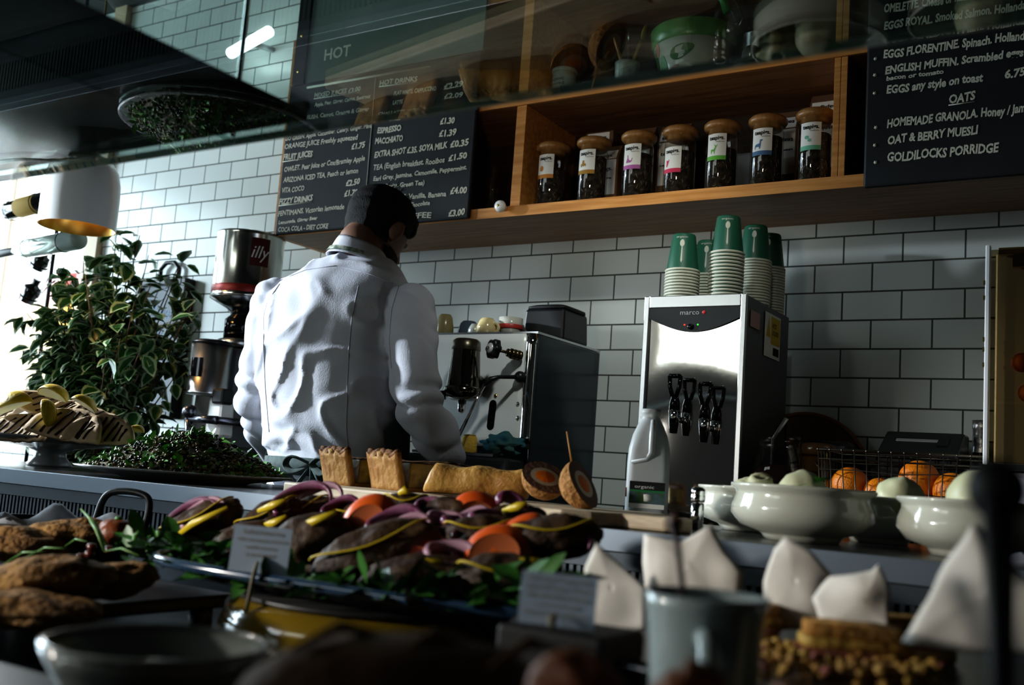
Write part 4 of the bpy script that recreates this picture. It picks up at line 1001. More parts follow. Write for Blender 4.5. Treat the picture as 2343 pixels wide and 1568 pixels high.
for k in range(120):
    q = HC+HR @ V((rnd.uniform(-.04,.05), rnd.uniform(-.06,.03), .118+rnd.uniform(-.01,.0))); d = HR @ V((rnd.uniform(-.6,.6), rnd.uniform(-.6,.6), 1))
    tf.tube([q, q+d*.008, q+d*.014+V((.003,0,0))], [.0009,.0008,.0004], 4)
tf.obj('hair_tuft', HAIRM, pe)['kind'] = 'stuff'
bd = MB(); R1 = headrings(.0035); bd.loft([[p.lerp(q, k/4) for p, q in zip(a, b)] for a, b in zip(R1, R1[1:]) for k in range(4)], cap=False); hairfilter(bd, lambda l: l.z < -.048 and l.y > .004)
bd.obj('beard', mat('stubble beard', (.03,.02,.015), .8, bump=.5, bs=300), pe, solid=.003)
for s in (-1,1): MB().ball(HC+HR @ V((s*.032,.086,.012)), (.013,.010,.009), 14, 8).obj('eye', mat('eye white', (.6,.58,.55), .2), pe)
# trousers, apron and its tied strings
tz = zcut-.045
tb = MB()
torso(tb, .004, [r for r in TOR if r[1] >= 1060])
for s in (-1,1):
    h0 = V((hip.x+s*.085, hip.y, .90)); kn = V((hip.x+s*.095, hip.y+.015, .50)); an = V((hip.x+s*.10, hip.y-.02, .09))
    limb(tb, [h0,h0.lerp(kn,.5),kn,kn.lerp(an,.35),an], [.105,.09,.075,.068,.062])
tb.ball(V((hip.x,hip.y,.92)), (.178,.13,.13), 24, 14)
tm, _ = remesh(tb, .011, 4); to = tm.obj('trousers', TRO, pe)
for s in (-1,1):
    an = V((hip.x+s*.10, hip.y-.02, .0))
    MB().loft([ell(an.x, an.y+.045, z, rx, ry, 20) for z, rx, ry in ((.0,.05,.14),(.02,.053,.143),(.05,.052,.13),(.09,.045,.08),(.11,.05,.06))]).obj('shoe', BLACK, pe)
wz = LP(764,1062,2.01); kx = SZ(140, PY(764,1062,2.01)); wrx = math.sqrt((kx*kx-(.112*.62)**2)/.615)+.022
bt = MB()
bt.loft([ell(wz.x, wz.y, wz.z+dz-.012, wrx+e, .138+e, 48) for dz, e in ((-.022,-.006),(-.02,.002),(.02,.002),(.022,-.006))], cap=False)
for s, dx in ((1,.02),(1,.055),(-1,.03)):
    k0 = wz+V((.06,-.145,-.005)); bt.tube([k0, k0+V((dx*s,-.012,-.05)), k0+V((dx*s*1.4,.0,-.13))], [.010,.013,.016], 8, flat=.3)
for s in (-1,1):
    k0 = wz+V((.06,-.148,-.005)); bt.tube(smooth([k0, k0+V((s*.045,-.02,.016)), k0+V((s*.075,-.01,-.004)), k0+V((s*.045,-.012,-.02)), k0], 4), .009, 8, flat=.4)
bt.obj('apron_strings', mat('grey green apron tie', (.13,.17,.16), .85, col2=(.07,.09,.09), cs=30), pe)
af = MB()
af.grid(lambda u, v: V((wz.x+(wrx+.02+.05*v)*math.cos(-.35+u*(PI+.5)), wz.y+(.142+.05*v)*math.sin(-.35+u*(PI+.5)), wz.z+.0-.5*v)), 30, 10)
af.obj('apron_skirt', APR, pe, solid=.003)
ab_ = MB().grid(lambda u, v: V((wz.x+(wrx+.014)*math.cos(-.30+u*(PI+.60))*(1-.12*v), wz.y+.01*v+(.142+.01*v)*math.sin(-.30+u*(PI+.60)), wz.z+(.26-.12*math.sin(PI*u)*0)*v*(.35+.65*math.sin(PI*u)))), 30, 8)
ab_.obj('apron_bib', APR, pe, solid=.003)
# ------------------------------------------------------------------ serving counter
SCZ, FY = 1.02, 1.27
ct = thing('serving_counter', 'steel edged serving counter with a slotted vent panel along its front', 'counter', (0,0,0))
MB().b2(-4.3,.75,FY+.004,1.80,SCZ-.03,SCZ-.0005).obj('top_slab', mat('dark counter stone', (.035,.034,.035), .22, col2=(.05,.05,.05), cs=20), ct)
MB().b2(-4.3,.75,FY,FY+.003,SCZ-.030,SCZ).obj('steel_edge', mat('blue steel edge', (.26,.31,.37), .38, .8), ct, bevel=.001)
MB().b2(-4.3,.75,FY+.02,1.78,.05,SCZ-.0305).obj('cabinet_body', mat('counter body', (.05,.055,.06), .5), ct)
mb = MB(); x = -4.28
while x < .72: mb.b2(x,x+.006,FY+.008,FY+.019,.90,.966); x += .0118
mb.obj('vent_grille', mat('grey blue vent', (.10,.12,.14), .4, .7), ct)
MB().b2(-4.3,.75,FY+.006,FY+.019,.967,SCZ-.031).obj('fascia_band', MATS['grey blue vent'], ct)
MB().b2(-4.3,.75,FY+.006,FY+.019,.80,.898).obj('kick_panel', MATS['grey blue vent'], ct)
dk = thing('display_deck', 'dark display deck in front of the serving counter carrying the food', 'counter', (0,0,0))
MB().b2(-2.7,.75,.10,FY-.005,.81,.85).obj('deck_top', mat('black deck', (.014,.014,.015), .3), dk, bevel=.003)
MB().b2(-2.7,.75,.14,FY-.01,0,.809).obj('deck_body', mat('deck body', (.02,.02,.02), .6), dk)

# glass canopy above the food
gc = thing('glass_canopy', 'clear horizontal glass shelf hung over the food display', 'glass shelf', (0,0,0))
for a, b in ((-2.7,-.865),(-.86,.62)):
    MB().b2(a,b,.24,.755,1.420,1.428).obj('glass_pane', GLASSG, gc)
MB().b2(-2.7,.62,.7552,.7575,1.4198,1.4282).obj('polished_edge', mat('glass edge', (.35,.45,.45), .15, trans=.2), gc)
for x in (-.8625,-2.6,.55): MB().tube([(x,.7515,1.4283),(x,.7515,ZC)], .003, 8).obj('suspension_rod', CHROME, gc)
bt_ = thing('black_tray_panel', 'large black ribbed tray lying on top of the glass canopy at the upper left', 'tray', (0,0,0))
mb = MB().b2(-2.65,-.745,.26,.746,1.4285,1.440); mb.obj('tray_floor', mat('black enamel tray', (.004,.004,.005), .25), bt_, bevel=.003)
mb = MB(); mb.b2(-2.65,-.745,.26,.266,1.4402,1.45); mb.b2(-2.65,-.745,.740,.746,1.4402,1.45); mb.obj('tray_lip', MATS['black enamel tray'], bt_)

# ------------------------------------------------------------------ cake stand with grilled flatbreads
GREY = mat('grey stoneware glaze', (.36,.37,.38), .2, coat=.4)
sx_, sy_ = XZ(112,1.60,SCZ), 1.60
cs_ = thing('cake_stand', 'grey footed cake stand at the left end of the serving counter', 'cake stand', (sx_,sy_,SCZ))
MB().lathe([(0,0),(.052,0),(.054,.006),(.040,.022),(.036,.036),(.06,.046),(.16,.058),(.235,.070),(.238,.074),(.22,.074),(.15,.066),(0,.064)], 56).obj('stand_body', GREY, cs_)
FLAT = mat('grilled flatbread', (.50,.34,.20), .75, col2=(.60,.44,.28), cs=30, bump=.25)
CHAR = mat('char stripe', (.035,.02,.012), .8)
def flatbread(label, px, py, Y, r, rot, curl, tilt):
    p = PY(px, py, Y); t = thing('grilled_flatbread', label, 'flatbread', p, rot=rot, group='flatbreads on the cake stand')
    def f(u, v, e=0):
        a = (u-.5)*PI; rr = r*v
        q = V((rr*math.sin(a), rr*math.cos(a)*.85-r*.4, 0)); q.z = curl*r*math.sin(q.x/r*1.6)**2-.25*r*(q.y/r)**2*tilt+.006*noise.noise(q*40)+e
        return q
    mb = MB().grid(f, 26, 10); b_ = mb.obj('bread', FLAT, t, solid=.011)
    st_ = MB()
    for k in range(9):
        x0 = -r*.8+k*r*.2
        pts = []
        for j in range(7):
            yy = -r*.36+j*r*.12; xx = x0+.02*j*r*2
            ang = math.atan2(xx, (yy+r*.4)/.85); rr = math.hypot(xx,(yy+r*.4)/.85)
            if rr < r*.95 and rnd.random() > .12: pts.append(f(ang/PI+.5, rr/r, .0064))
        if len(pts) > 2: st_.tube(pts, .0032, 6, flat=.5)
    st_.obj('char_marks', CHAR, b_)
for (lab, px, py, Y, r, rot, cu, ti) in (
 ('grilled flatbread folded against the lowest right edge of the cake stand', 235,985,1.50,.085,(1.1,0,.5),.12,.5),
 ('grilled flatbread leaning in the middle front of the cake stand', 165,975,1.47,.10,(1.0,.1,.3),.15,.5),
 ('grilled flatbread at the left front of the cake stand', 55,980,1.46,.10,(.9,0,.15),.1,.5),
 ('grilled flatbread topping the pile under the lemon', 120,935,1.56,.10,(.55,.15,.4),.25,.8),
 ('grilled flatbread at the back left of the pile', 35,945,1.60,.09,(.5,-.2,0),.2,.7),
 ('grilled flatbread at the back right of the pile on the cake stand', 205,955,1.62,.085,(.6,.25,.6),.2,.7)):
    flatbread(lab, px, py, Y, r, rot, cu, ti)
RIND = mat('lemon rind', (.62,.44,.03), .4, bump=.2, bs=150); PULP = mat('lemon pulp', (.70,.60,.22), .3, sss=.2)
PITH = mat('lemon pith', (.75,.70,.50), .6)
def wedge(label, p, r, rot, name='lemon_wedge'):
    t = thing(name, label, 'lemon', p, rot=rot, group='lemon wedges on the flatbreads')
    n = 10; o = []
    mb = MB(); mb.grid(lambda u, v: V((r*1.25*math.cos(PI*v), r*math.sin(PI*v)*math.sin((u-.5)*1.3), r*math.sin(PI*v)*math.cos((u-.5)*1.3))), 8, 16)
    mb.obj('rind', RIND, t, solid=.002)
    for s in (-.5,.5):
        mb = MB().grid(lambda u, v: V((r*1.2*math.cos(PI*v)*u, r*.94*u*math.sin(PI*v)*math.sin(s*1.3), r*.94*u*math.sin(PI*v)*math.cos(s*1.3))), 6, 14); mb.obj('pulp', PULP, t)
wedge('lemon wedge lying rind up on the top flatbread', PY(120,912,1.52), .034, (.2,.2,.3))
wedge('lemon wedge with its point hanging down over the flatbreads', PY(105,948,1.44), .028, (.5,1.2,.2))
wedge('long pale lemon wedge at the left edge of the photograph', PY(38,935,1.48), .042, (.9,-.35,.2))
wedge('small lemon wedge at the right shoulder of the flatbread pile', PY(190,930,1.50), .025, (.6,.5,.9))
wedge('lemon wedge beside the flatbreads at the right rim of the cake stand', PY(312,990,1.55), .017, (.3,0,.2))

# ------------------------------------------------------------------ salad platter
qx, qy = XZ(424,1.51,SCZ), 1.51
sp = thing('salad_platter', 'wide grey plate under the green grain salad on the serving counter', 'plate', (qx,qy,SCZ))
MB().lathe([(0,0),(.13,0),(.135,.003),(.222,.017),(.226,.021),(.218,.022),(.14,.009),(0,.007)], 56).obj('plate_body', GREY, sp)
MG = mat('dark grain', (.07,.055,.02), .6, col2=(.20,.15,.06), cs=70, bump=.5, bs=90); LF1 = mat('rocket leaf', (.09,.34,.03), .4, col2=(.18,.48,.08), cs=40); BEAN = mat('pale bean', (.28,.22,.10), .4); BEANG = mat('green pea', (.05,.16,.03), .35); BLK = mat('black lentil', (.012,.014,.013), .25)
mb = MB()
def hz_(x, y): 
    r = math.hypot(x, y)/.205; return .012+.086*max(0,1-r**1.4)*(1+.12*noise.noise(V((x*14,y*14,0))))
mb.grid(lambda u, v: (lambda a, r: V((r*math.cos(a), r*math.sin(a), hz_(r*math.cos(a), r*math.sin(a)))))(u*2*PI, .205*v+.0005), 48, 16, 0)
for k in range(2100):
    a = rnd.uniform(0,2*PI); r = .205*math.sqrt(rnd.random()); x, y = r*math.cos(a), r*math.sin(a)
    s = rnd.uniform(.0025,.0055); mb.ball((x,y,hz_(x,y)+s*.4), (s,s*rnd.uniform(.6,1),s*.8), 6, 4, rnd.choice((2,2,3,4,4,0)), R=Euler((rnd.random()*3,0,rnd.random()*6)).to_matrix())
def leafblade(mb, c, d, up, L, w, mi):
    s_ = d.cross(up).normalized()
    mb.add([c, c+d*L*.35+s_*w+up*.1*L, c+d*L*.7+s_*w*.75, c+d*L-up*.12*L, c+d*L*.7-s_*w*.75, c+d*L*.35-s_*w+up*.1*L, c+d*L*.5-up*.03*L],
           [(0,1,6),(1,2,6),(2,3,6),(3,4,6),(4,5,6),(5,0,6)], mi)
for k in range(520):
    a = rnd.uniform(0,2*PI); r = .21*math.sqrt(rnd.random()); x, y = r*math.cos(a), r*math.sin(a)
    d = V((rnd.uniform(-1,1),rnd.uniform(-1,1),rnd.uniform(-.1,.75))).normalized()
    leafblade(mb, V((x,y,hz_(x,y))), d, V((rnd.uniform(-.5,.5),-.4,1)).normalized(), rnd.uniform(.012,.032)*(1.2 if r < .07 else 1), rnd.uniform(.003,.007), 1)
tag(mb.obj('grain_salad', [MG,LF1,BEAN,BEANG,BLK], None, (qx,qy,SCZ+.006)), 'heap of green grain and lentil salad with rocket leaves on the grey plate', 'salad', kind='stuff')

# ------------------------------------------------------------------ chopping board with pastries
A0, A1 = V((-1.375,1.40,SCZ)), V((-.575,1.235,SCZ)); du = (A1-A0).normalized(); dv = V((-du.y,du.x,0)); LB = (A1-A0).length
bd_ = thing('chopping_board', 'long pale wooden paddle board with pastries on the serving counter', 'board', A0, rz=math.atan2(du.y,du.x))
W_ = .25; LBd = LB-.10
out = [(0.012,0),(LBd-.03,0),(LBd,.03),(LBd+.02,.075),(LB-.015,.085),(LB,.10),(LB,.13),(LB-.015,.145),(LBd+.02,.155),(LBd,.2),(LBd-.03,W_),(.012,W_),(0,W_-.012),(0,.012)]
MB().prism(out, 0, .02).obj('board_body', BOARD, bd_, bevel=.004)
BZ = SCZ+.0202
CR = Vector((.846,.5275,0)).normalized(); CF = Vector((-.5325,.8365,0)).normalized()
CRUST = mat('shortcrust', (.50,.29,.10), .7, bump=.5, bs=60, col2=(.34,.16,.045), cs=16); CRB = mat('browned crust', (.14,.055,.018), .7, bump=.6, bs=80, col2=(.24,.11,.04), cs=30)
FILL = mat('egg filling', (.62,.44,.11), .5, bump=.5, bs=50, col2=(.22,.15,.05), cs=45); FILLT = mat('browned filling top', (.20,.085,.02), .45, bump=.6, bs=60, col2=(.06,.025,.01), cs=30)
def quiche(label, px, Y, W, dpt, rz):
    x = XZ(px, Y, BZ); t = thing('quiche_slice', label, 'quiche', (x,Y,BZ), rz=rz, group='quiche slices on the board')
    H = .051
    # filling wedge seen from its long cut side, crust at the left end
    mb = MB().prism([(0.014,-.002),(W,dpt*.30),(W,dpt*.62),(.014,dpt)], .006, H, 0); mb.m[1] = 1
    mb.obj('filling', [FILL,FILLT], t, bevel=.003)
    MB().grid(lambda u, v: V((.012+(W-.012)*u, (-.002+(dpt*.30+.002)*u)*(1-v)+(dpt-(dpt*.38)*u)*v, H+.001+.003*noise.noise(V((u*9,v*7,px)))+.004*math.sin(PI*u))), 20, 10).obj('browned_top', FILLT, t)
    MB().prism([(0.0,-.003),(W,dpt*.29),(W,dpt*.63),(0,dpt+.002)], 0, .0058).obj('pastry_base', CRUST, t)
    mb = MB(); n = 14; rg = []
    for k in range(9):
        z = .062*k/8; lean = -.016*(k/8)**1.2
        rg.append([V((lean+.0035*math.sin(j*2.6)*(k/8)-.002*math.sin(PI*j/n)*3, -.006+(dpt+.012)*j/n, z+(.006*math.sin(j*1.9+1) if k == 8 else 0))) for j in range(n+1)])
    mb.loft(rg, 0, cap=False, closed=False)
    co_ = mb.obj('crust_wall', CRUST, t, solid=.012)
    mb = MB().tube([V((-.016+.003*math.sin(j*2.6), -.004+(dpt+.008)*j/n, .063+.005*math.sin(j*1.9+1))) for j in range(n+1)], .0065, 8); mb.obj('crust_rim', CRB, t)
quiche('quiche slice with tall pale crust, left of the two on the board', 803, 1.49, .20, .095, 1.2)
quiche('quiche slice with browned crust, right of the two beside the pastry roll', 918, 1.455, .18, .095, 1.18)
x = XZ(1095,1.47,BZ)
pr = thing('pastry_roll', 'golden flaky pastry roll lying on the board', 'pastry', (x,1.47,BZ), rz=.42)
mb = MB(); rg = []
for k in range(25):
    u = k/24; xx = (u-.5)*.175; e = min(1, min(u,1-u)*9+.78)
    rg.append([V((xx+.006*math.sin(q.y*50), q.x*e*(1+.06*math.sin(u*17)), .0015+max(0,(q.y+.026)*e*(1+.05*math.sin(u*14+1)+.05*noise.noise(V((u*8,q.x*40,2))))))) for q in [V((.034*math.copysign(abs(math.cos(a))**.7,math.cos(a)),.024*math.copysign(abs(math.sin(a))**.6,math.sin(a)),0)) for a in [2*PI*j/24 for j in range(24)]]])
mb.loft(rg); mb.obj('pastry_crust', mat('golden puff pastry', (.60,.36,.10), .5, bump=.5, bs=70, col2=(.42,.20,.045), cs=18), pr)
CRUMB = mat('fried breadcrumb', (.30,.14,.04), .75, bump=1, bs=110, col2=(.46,.25,.09), cs=120); MEAT = mat('sausage meat', (.20,.12,.095), .7, bump=.3, bs=120); EGGW = mat('egg white', (.66,.58,.46), .4); YOLK = mat('egg yolk', (.80,.20,.012), .45, bump=.2)
def scotch(label, px, py, Y, r, nrm_, z=None):
    nrm_ = nrm_.normalized(); q = nrm_.to_track_quat('Z','Y')
    low = r*1.0
    p = PY(px, py, Y); 
    t = thing('scotch_egg_half', label, 'scotch egg', p, rot=q.to_euler(), group='scotch egg halves on the board')
    prof = [(r*math.sin(PI*k/28), -r*math.cos(PI*k/28)*.92) for k in range(15)]
    mb = MB().lathe(prof, 44, warp=lambda v: v*(1+.03*noise.noise(v*110)+.015*noise.noise(v*260))); mb.obj('crumb_coat', CRUMB, t)
    MB().lathe([(r*.58,.0006),(r*.985,.0)], 40).obj('meat_layer', MEAT, t)
    MB().lathe([(r*.40,.0012),(r*.60,.0008)], 36, sx=1.08, sy=.95).obj('egg_white', EGGW, t)
    MB().lathe([(0,.0025),(r*.30,.0022),(r*.42,.001)], 30, sx=1.1, sy=.95).obj('yolk', YOLK, t)
    return t, p
up = V((0,0,1))
scotch('scotch egg half lying cut side up, left of the pair', 1247, 1092, 1.405, .0375, up*.80-CF*.62+CR*.25)
_, p2 = scotch('scotch egg half tipped to the right with a cocktail stick in it', 1335, 1108, 1.375, .0385, up*.50-CF*.42+CR*.78)
a, b = PY(1297,988,1.385), PY(1309,1062,1.375)
tag(MB().tube([V((0,0,0)), b-a], [.0012,.0018], 8).obj('cocktail_stick', mat('stick wood', (.42,.20,.04), .6), None, a), 'wooden cocktail stick standing in the right scotch egg half', 'stick')

# ------------------------------------------------------------------ milk bottle and shaker
mx, my = XZ(1477,1.69,SCZ), 1.69
mk = thing('milk_bottle', 'translucent white plastic milk bottle without cap on the serving counter', 'milk bottle', (mx,my,SCZ), rz=.42)
HD = mat('milky plastic', (.62,.66,.67), .35, trans=.35, ior=1.2)
K = .0375; Hh = .197
def rsq(z, r, pw): return ell(0,0,z,r,r,40,pw)
mb = MB().loft([rsq(0,K*.93,.45),rsq(.004,K,.42),rsq(.10,K,.42),rsq(.125,K*.97,.5),rsq(.15,K*.82,.62),rsq(.168,K*.62,.8),rsq(.178,K*.46,1),rsq(.186,K*.42,1),rsq(.188,K*.48,1),rsq(Hh,K*.48,1),rsq(Hh,K*.40,1)], cap=True); mb.obj('bottle_body', HD, mk)
MB().loft([rsq(.0022,K*.955,.42),rsq(.030,K*.955,.42)]).obj('milk', mat('milk', (.72,.68,.58), .3, sss=.2), mk)
MB().tube([V((.004,-.026,.176)),V((.004,-.0395,.150)),V((.004,-.0395,.118)),V((-.004,-.036,.106)),V((-.030,-.038,.100))], [.004,.0052,.0052,.004,.003], 10).obj('handle', HD, mk)
lo = MB().b2(-.0305,.0305,-.0388,-.0380,.030,.068).obj('label', mat('black label', (.015,.016,.017), .5), mk)
mb = MB().b2(-.0305,.0305,-.0391,-.0388,.050,.0535); mb.obj('green_band', mat('label green', (.03,.22,.07), .5), lo)
mb = MB().b2(-.0305,.0305,-.0391,-.0388,.030,.050); mb.obj('meadow_picture', mat('meadow', (.05,.10,.03), .6, col2=(.10,.16,.20), cs=60), lo)
mb = MB()
mb.loft([[V((px_*.6,-.0393,z)) for px_, z in ((-.008,.034),(.012,.034),(.014,.045),(.0,.047),(-.010,.046))], [V((px_*.6,-.0391,z)) for px_, z in ((-.008,.034),(.012,.034),(.014,.045),(.0,.047),(-.010,.046))]]); mb.obj('cow_picture', PAPER, lo)
mb = MB().text('organic', lambda a, b: V((-.022+a,-.0392,.0565+b)), .008, width=.034); mb.obj('lettering', PAPER, lo)
mb = MB().b2(-.0375,-.0365,-.028,-.016,.04,.056); mb.obj('side_mark', mat('red mark', (.6,.08,.06), .5), mk)
MB().b2(-.0305,.0305,-.0386,-.0380,.022,.030).obj('white_label_strip', PAPER, mk)
hx, hy = XZ(1593,1.475,SCZ), 1.475
sk = thing('steel_shaker', 'small slim chrome shaker standing between the milk bottle and the white bowls', 'shaker', (hx,hy,SCZ))
MB().lathe(cyl_prof(.0098,0,.042), 24).obj('shaker_body', CHROME, sk)
MB().lathe([(0,.0425),(.0102,.0425),(.0108,.045),(.0108,.052),(.0100,.054),(.0108,.056),(.0104,.062),(.006,.065),(0,.0655)], 24).obj('shaker_cap', CHROME, sk)

# ------------------------------------------------------------------ white bowls
BALL = mat('pale cream cheese', (.60,.60,.40), .45, sss=.15, bump=.15, bs=30, col2=(.52,.56,.34), cs=14)
def bowl(label, px, Y, r, h):
    x = XZ(px, Y, SCZ+h*.6); t = thing('white_bowl', label, 'bowl', (x,Y,SCZ), group='white bowls on the serving counter')
    MB().lathe([(0,.001),(r*.52,0),(r*.55,.006),(r*.60,.010),(r*.86,h*.24),(r*1.0,h*.46),(r*.985,h*.62),(r*.93,h*.80),(r*.94,h*.88),(r*1.01,h*.95),(r*1.01,h),(r*.97,h*1.01),(r*.90,h*.90),(r*.88,h*.80),(r*.93,h*.58),(r*.90,h*.48),(r*.5,h*.43),(0,h*.42)], 56).obj('bowl_body', CERAMIC, t)
    return x
H_ = .075
xa = bowl('large white bowl in front with two cheese balls and a green leaf', 1836, 1.46, .0985, H_)
xb = bowl('white bowl half hidden behind the large one, next to the shaker', 1712, 1.655, .081, .07)
xc = bowl('shaded white bowl behind, between the two front bowls', 2012, 1.66, .081, .07)
xd = bowl('white bowl at the right behind the black tongs', 2216, 1.455, .088, .072)
xe = bowl('dark shaded white bowl cut by the right edge of the photograph', 2440, 1.52, .085, .07)
def cball(label, x, Y, r, z0, sq=.88, leaf=False, lump=.12, seed=1):
    t = thing('cheese_ball', label, 'cheese', (x,Y,z0), group='pale cheese balls in the bowls')
    MB().ball((0,0,r*sq), (r,r,r*sq), 28, 18, amp=lump, freq=2.2, seed=seed).obj('cheese_body', BALL, t)
    if leaf:
        mb = MB(); leafblade(mb, V((-r*.55,-r*.8,r*1.05)), V((.95,.25,.42)).normalized(), V((-.2,-.8,.6)).normalized(), r*1.9, r*.22, 0)
        mb.obj('green_leaf', GREENT, t, solid=.001)
b0 = SCZ+H_*.44
cball('lumpy cheese ball at the left in the large white bowl', XZ(1735,1.455,1.08), 1.455, .031, b0, .9, False, .35, 3)
cball('cheese ball with a green leaf on it in the large white bowl', XZ(1835,1.44,1.08), 1.44, .034, b0, .95, True, .1, 5)
cball('pale cheese ball in the shaded bowl behind', XZ(2058,1.625,1.08), 1.625, .036, SCZ+.0302, 1.0, False, .12, 8)
cball('big round cheese ball in the right bowl, above the black tongs', XZ(2240,1.445,1.08), 1.445, .039, SCZ+.031, 1.05, False, .08, 9)
cball('cheese ball low in the half hidden left bowl', xb, 1.655, .032, SCZ+.0302, .9, False, .1, 11)

# ------------------------------------------------------------------ things on the back counter, right
jx = XZ(1776,2.36,1.05)
jr = thing('cocoa_jar', 'big glass jar of dark cocoa powder with a clear scoop on the back counter', 'jar', (jx,2.36,CB))
zj = PY(1775,998,2.36).z-CB; rj = .062
MB().lathe([(0,.0),(rj*.9,.0),(rj,.012),(rj,zj*.70),(rj*.93,zj*.80),(rj*.76,zj*.90),(rj*.74,zj*.94),(rj*.80,zj*.95),(rj*.80,zj),(rj*.74,zj)], 44).obj('glass', GLASS, jr)
MB().lathe([(0,.006),(rj*.88,.006),(rj*.96,.016),(rj*.96,zj*.68),(rj*.6,zj*.74),(0,zj*.76)], 36).obj('cocoa', mat('cocoa powder', (.035,.014,.012), .95, bump=.4, bs=80), jr)
a, b = PY(1768,1005,2.36), PY(1800,958,2.35); o = V((jx,2.36,CB))
MB().tube([a-o-V((.0,0,.06)), a-o, b-o], [.006,.007,.0095], 12, flat=.5).obj('clear_scoop', mat('clear plastic', (.55,.58,.58), .1, trans=.7), jr)
cx2 = XZ(1862,2.46,1.05)
cj = thing('clip_top_jar', 'amber clip top jar with wire catch behind the cocoa jar', 'jar', (cx2,2.47,CB))
zc2 = PY(1862,1015,2.46).z-CB
MB().lathe(cyl_prof(.042,0,zc2-.03,.006), 32).obj('amber_glass', mat('amber contents', (.10,.045,.012), .25), cj)
MB().lathe(cyl_prof(.044,zc2-.028,zc2,.005), 32).obj('lid', mat('amber lid', (.14,.075,.03), .2), cj)
mb = MB().tube([(.03,-.034,zc2-.01),(.034,-.040,zc2-.035),(.02,-.046,zc2-.06),(.008,-.046,zc2-.045)], .002, 6); mb.obj('wire_catch', BRASS, cj)
tx_ = XZ(1824,2.70,1.25); tz = PY(1824,945,2.70).z
rt_ = (tz-CB)/2/math.cos(.14)
dc = thing('round_wooden_board', 'round brown wooden board leaning on the tiles behind the jars', 'board', (tx_+.02,2.66,CB+.003), rot=(-.14,0,0))
mb = MB().lathe(cyl_prof(rt_*.93,0,.014,.003), 48, c=(0,0,rt_), R=Euler((PI/2,0,0)).to_matrix()); mb.obj('disc', mat('dark wood disc', (.06,.03,.015), .6, col2=(.10,.05,.02), cs=6), dc)
mb = MB().tube([V((rt_*.965*math.cos(k*PI/24), -.007, rt_+rt_*.965*math.sin(k*PI/24))) for k in range(48)], rt_*.035, 8, closed=True); mb.obj('rim', mat('orange brown rim', (.22,.085,.03), .5), dc)
gx = XZ(1908,2.60,1.1); gz = PY(1908,1010,2.60).z-CB
gb = thing('card_reader_box', 'dark grey box with rounded corners standing behind the wire basket', 'box', (gx,2.62,CB))
MB().box((0,0,gz/2), (.075,.07,gz)).obj('case', mat('dark grey case', (.035,.037,.04), .4), gb, bevel=.012)
MB().b2(-.028,.028,-.0362,-.0352,gz*.55,gz*.85).obj('panel', GLOSSB, gb)
P0, P1 = PY(2005,1025,2.47), PY(2192,1025,2.47)
rp = thing('receipt_printer', 'black receipt printer with sloping top and a pale paper slot on the back counter', 'printer', ((P0.x+P1.x)/2,2.55,CB))
wp = (P1.x-P0.x)/2; z1 = P0.z-CB; z2 = PY(2040,988,2.58).z-CB
mb = MB(); side = [(-.08,0),(-.08,z1-.008),(-.065,z1),(.02,z2),(.08,z2),(.08,0)]
mb.prism(side, -wp, wp, 0, lambda y, z, h: V((h,y,z))); mb.obj('case', mat('printer black', (.012,.014,.018), .3), rp, bevel=.006)
th_ = math.atan2(z2-z1,.085); c_ = V((-.01,-.022,z1+(z2-z1)*.5+.0012)); mb = MB().box(c_, (wp*1.05,.010,.003), rot=(th_,0,0)); mb.obj('paper_slot', mat('pale slot', (.45,.47,.50), .5), rp)
mb = MB().box(c_+V((wp*.66,0,0)), (wp*.28,.05,.003), rot=(th_,0,0)); mb.obj('cover_button', BLACK, rp)
bxx = XZ(2236,2.62,1.25); bz_ = PY(2236,960,2.62).z-CB
sb = thing('dark_spirit_bottle', 'dark bottle with silver foil neck standing beside the printer', 'bottle', (bxx,2.65,CB))
MB().lathe([(0,0),(.034,0),(.036,.005),(.036,bz_-.13),(.030,bz_-.10),(.0145,bz_-.075),(.0135,bz_-.02),(0,bz_-.02)], 28).obj('glass', DG, sb)
MB().lathe([(.0155,bz_-.078),(.0145,bz_-.022),(.016,bz_-.020),(.016,bz_),(0,bz_)], 24).obj('foil', mat('silver foil', (.6,.62,.65), .3, .9, bump=.3, bs=60), sb)
# wire basket with oranges
wb0, wb1 = XZ(1872,2.26,1.19), XZ(2254,2.26,1.19); wy0, wy1 = 2.26, 2.462; wz0, wz1 = CB, 1.188
wb = thing('wire_basket', 'dark wire basket full of oranges on the back counter', 'basket', ((wb0+wb1)/2,(wy0+wy1)/2,CB))
bw, bd2, bh = (wb1-wb0)/2, (wy1-wy0)/2, wz1-wz0
def bp(s, t, z): k = .90+.10*z/bh; return V((s*bw*k, t*bd2*k, z))
WIRE = mat('dark wire', (.10,.09,.075), .35, .9)
mb = MB(); nx, ny = 13, 8
per = [(-1+2*i/nx,-1) for i in range(nx)]+[(1,-1+2*i/ny) for i in range(ny)]+[(1-2*i/nx,1) for i in range(nx)]+[(-1,1-2*i/ny) for i in range(ny)]
for s, t in per: mb.tube([bp(s,t,.004),bp(s+.006*math.sin(s*9),t,bh*.5),bp(s,t,bh)], .0013, 6)
for z in (.035,.075,.115,.155,.195): mb.tube([bp(s,t,z+.003*math.sin(5*s+z*90)) for s, t in ((-1,-1),(-.5,-1),(0,-1),(.5,-1),(1,-1),(1,0),(1,1),(0,1),(-1,1),(-1,0))], .0012, 6, closed=True)
for i in range(nx+1): mb.tube([bp(-1+2*i/nx,-1,.004),bp(-1+2*i/nx,1,.004)], .0012, 5)
for i in range(ny+1): mb.tube([bp(-1,-1+2*i/ny,.004),bp(1,-1+2*i/ny,.004)], .0012, 5)
mb.obj('wire_mesh', WIRE, wb)
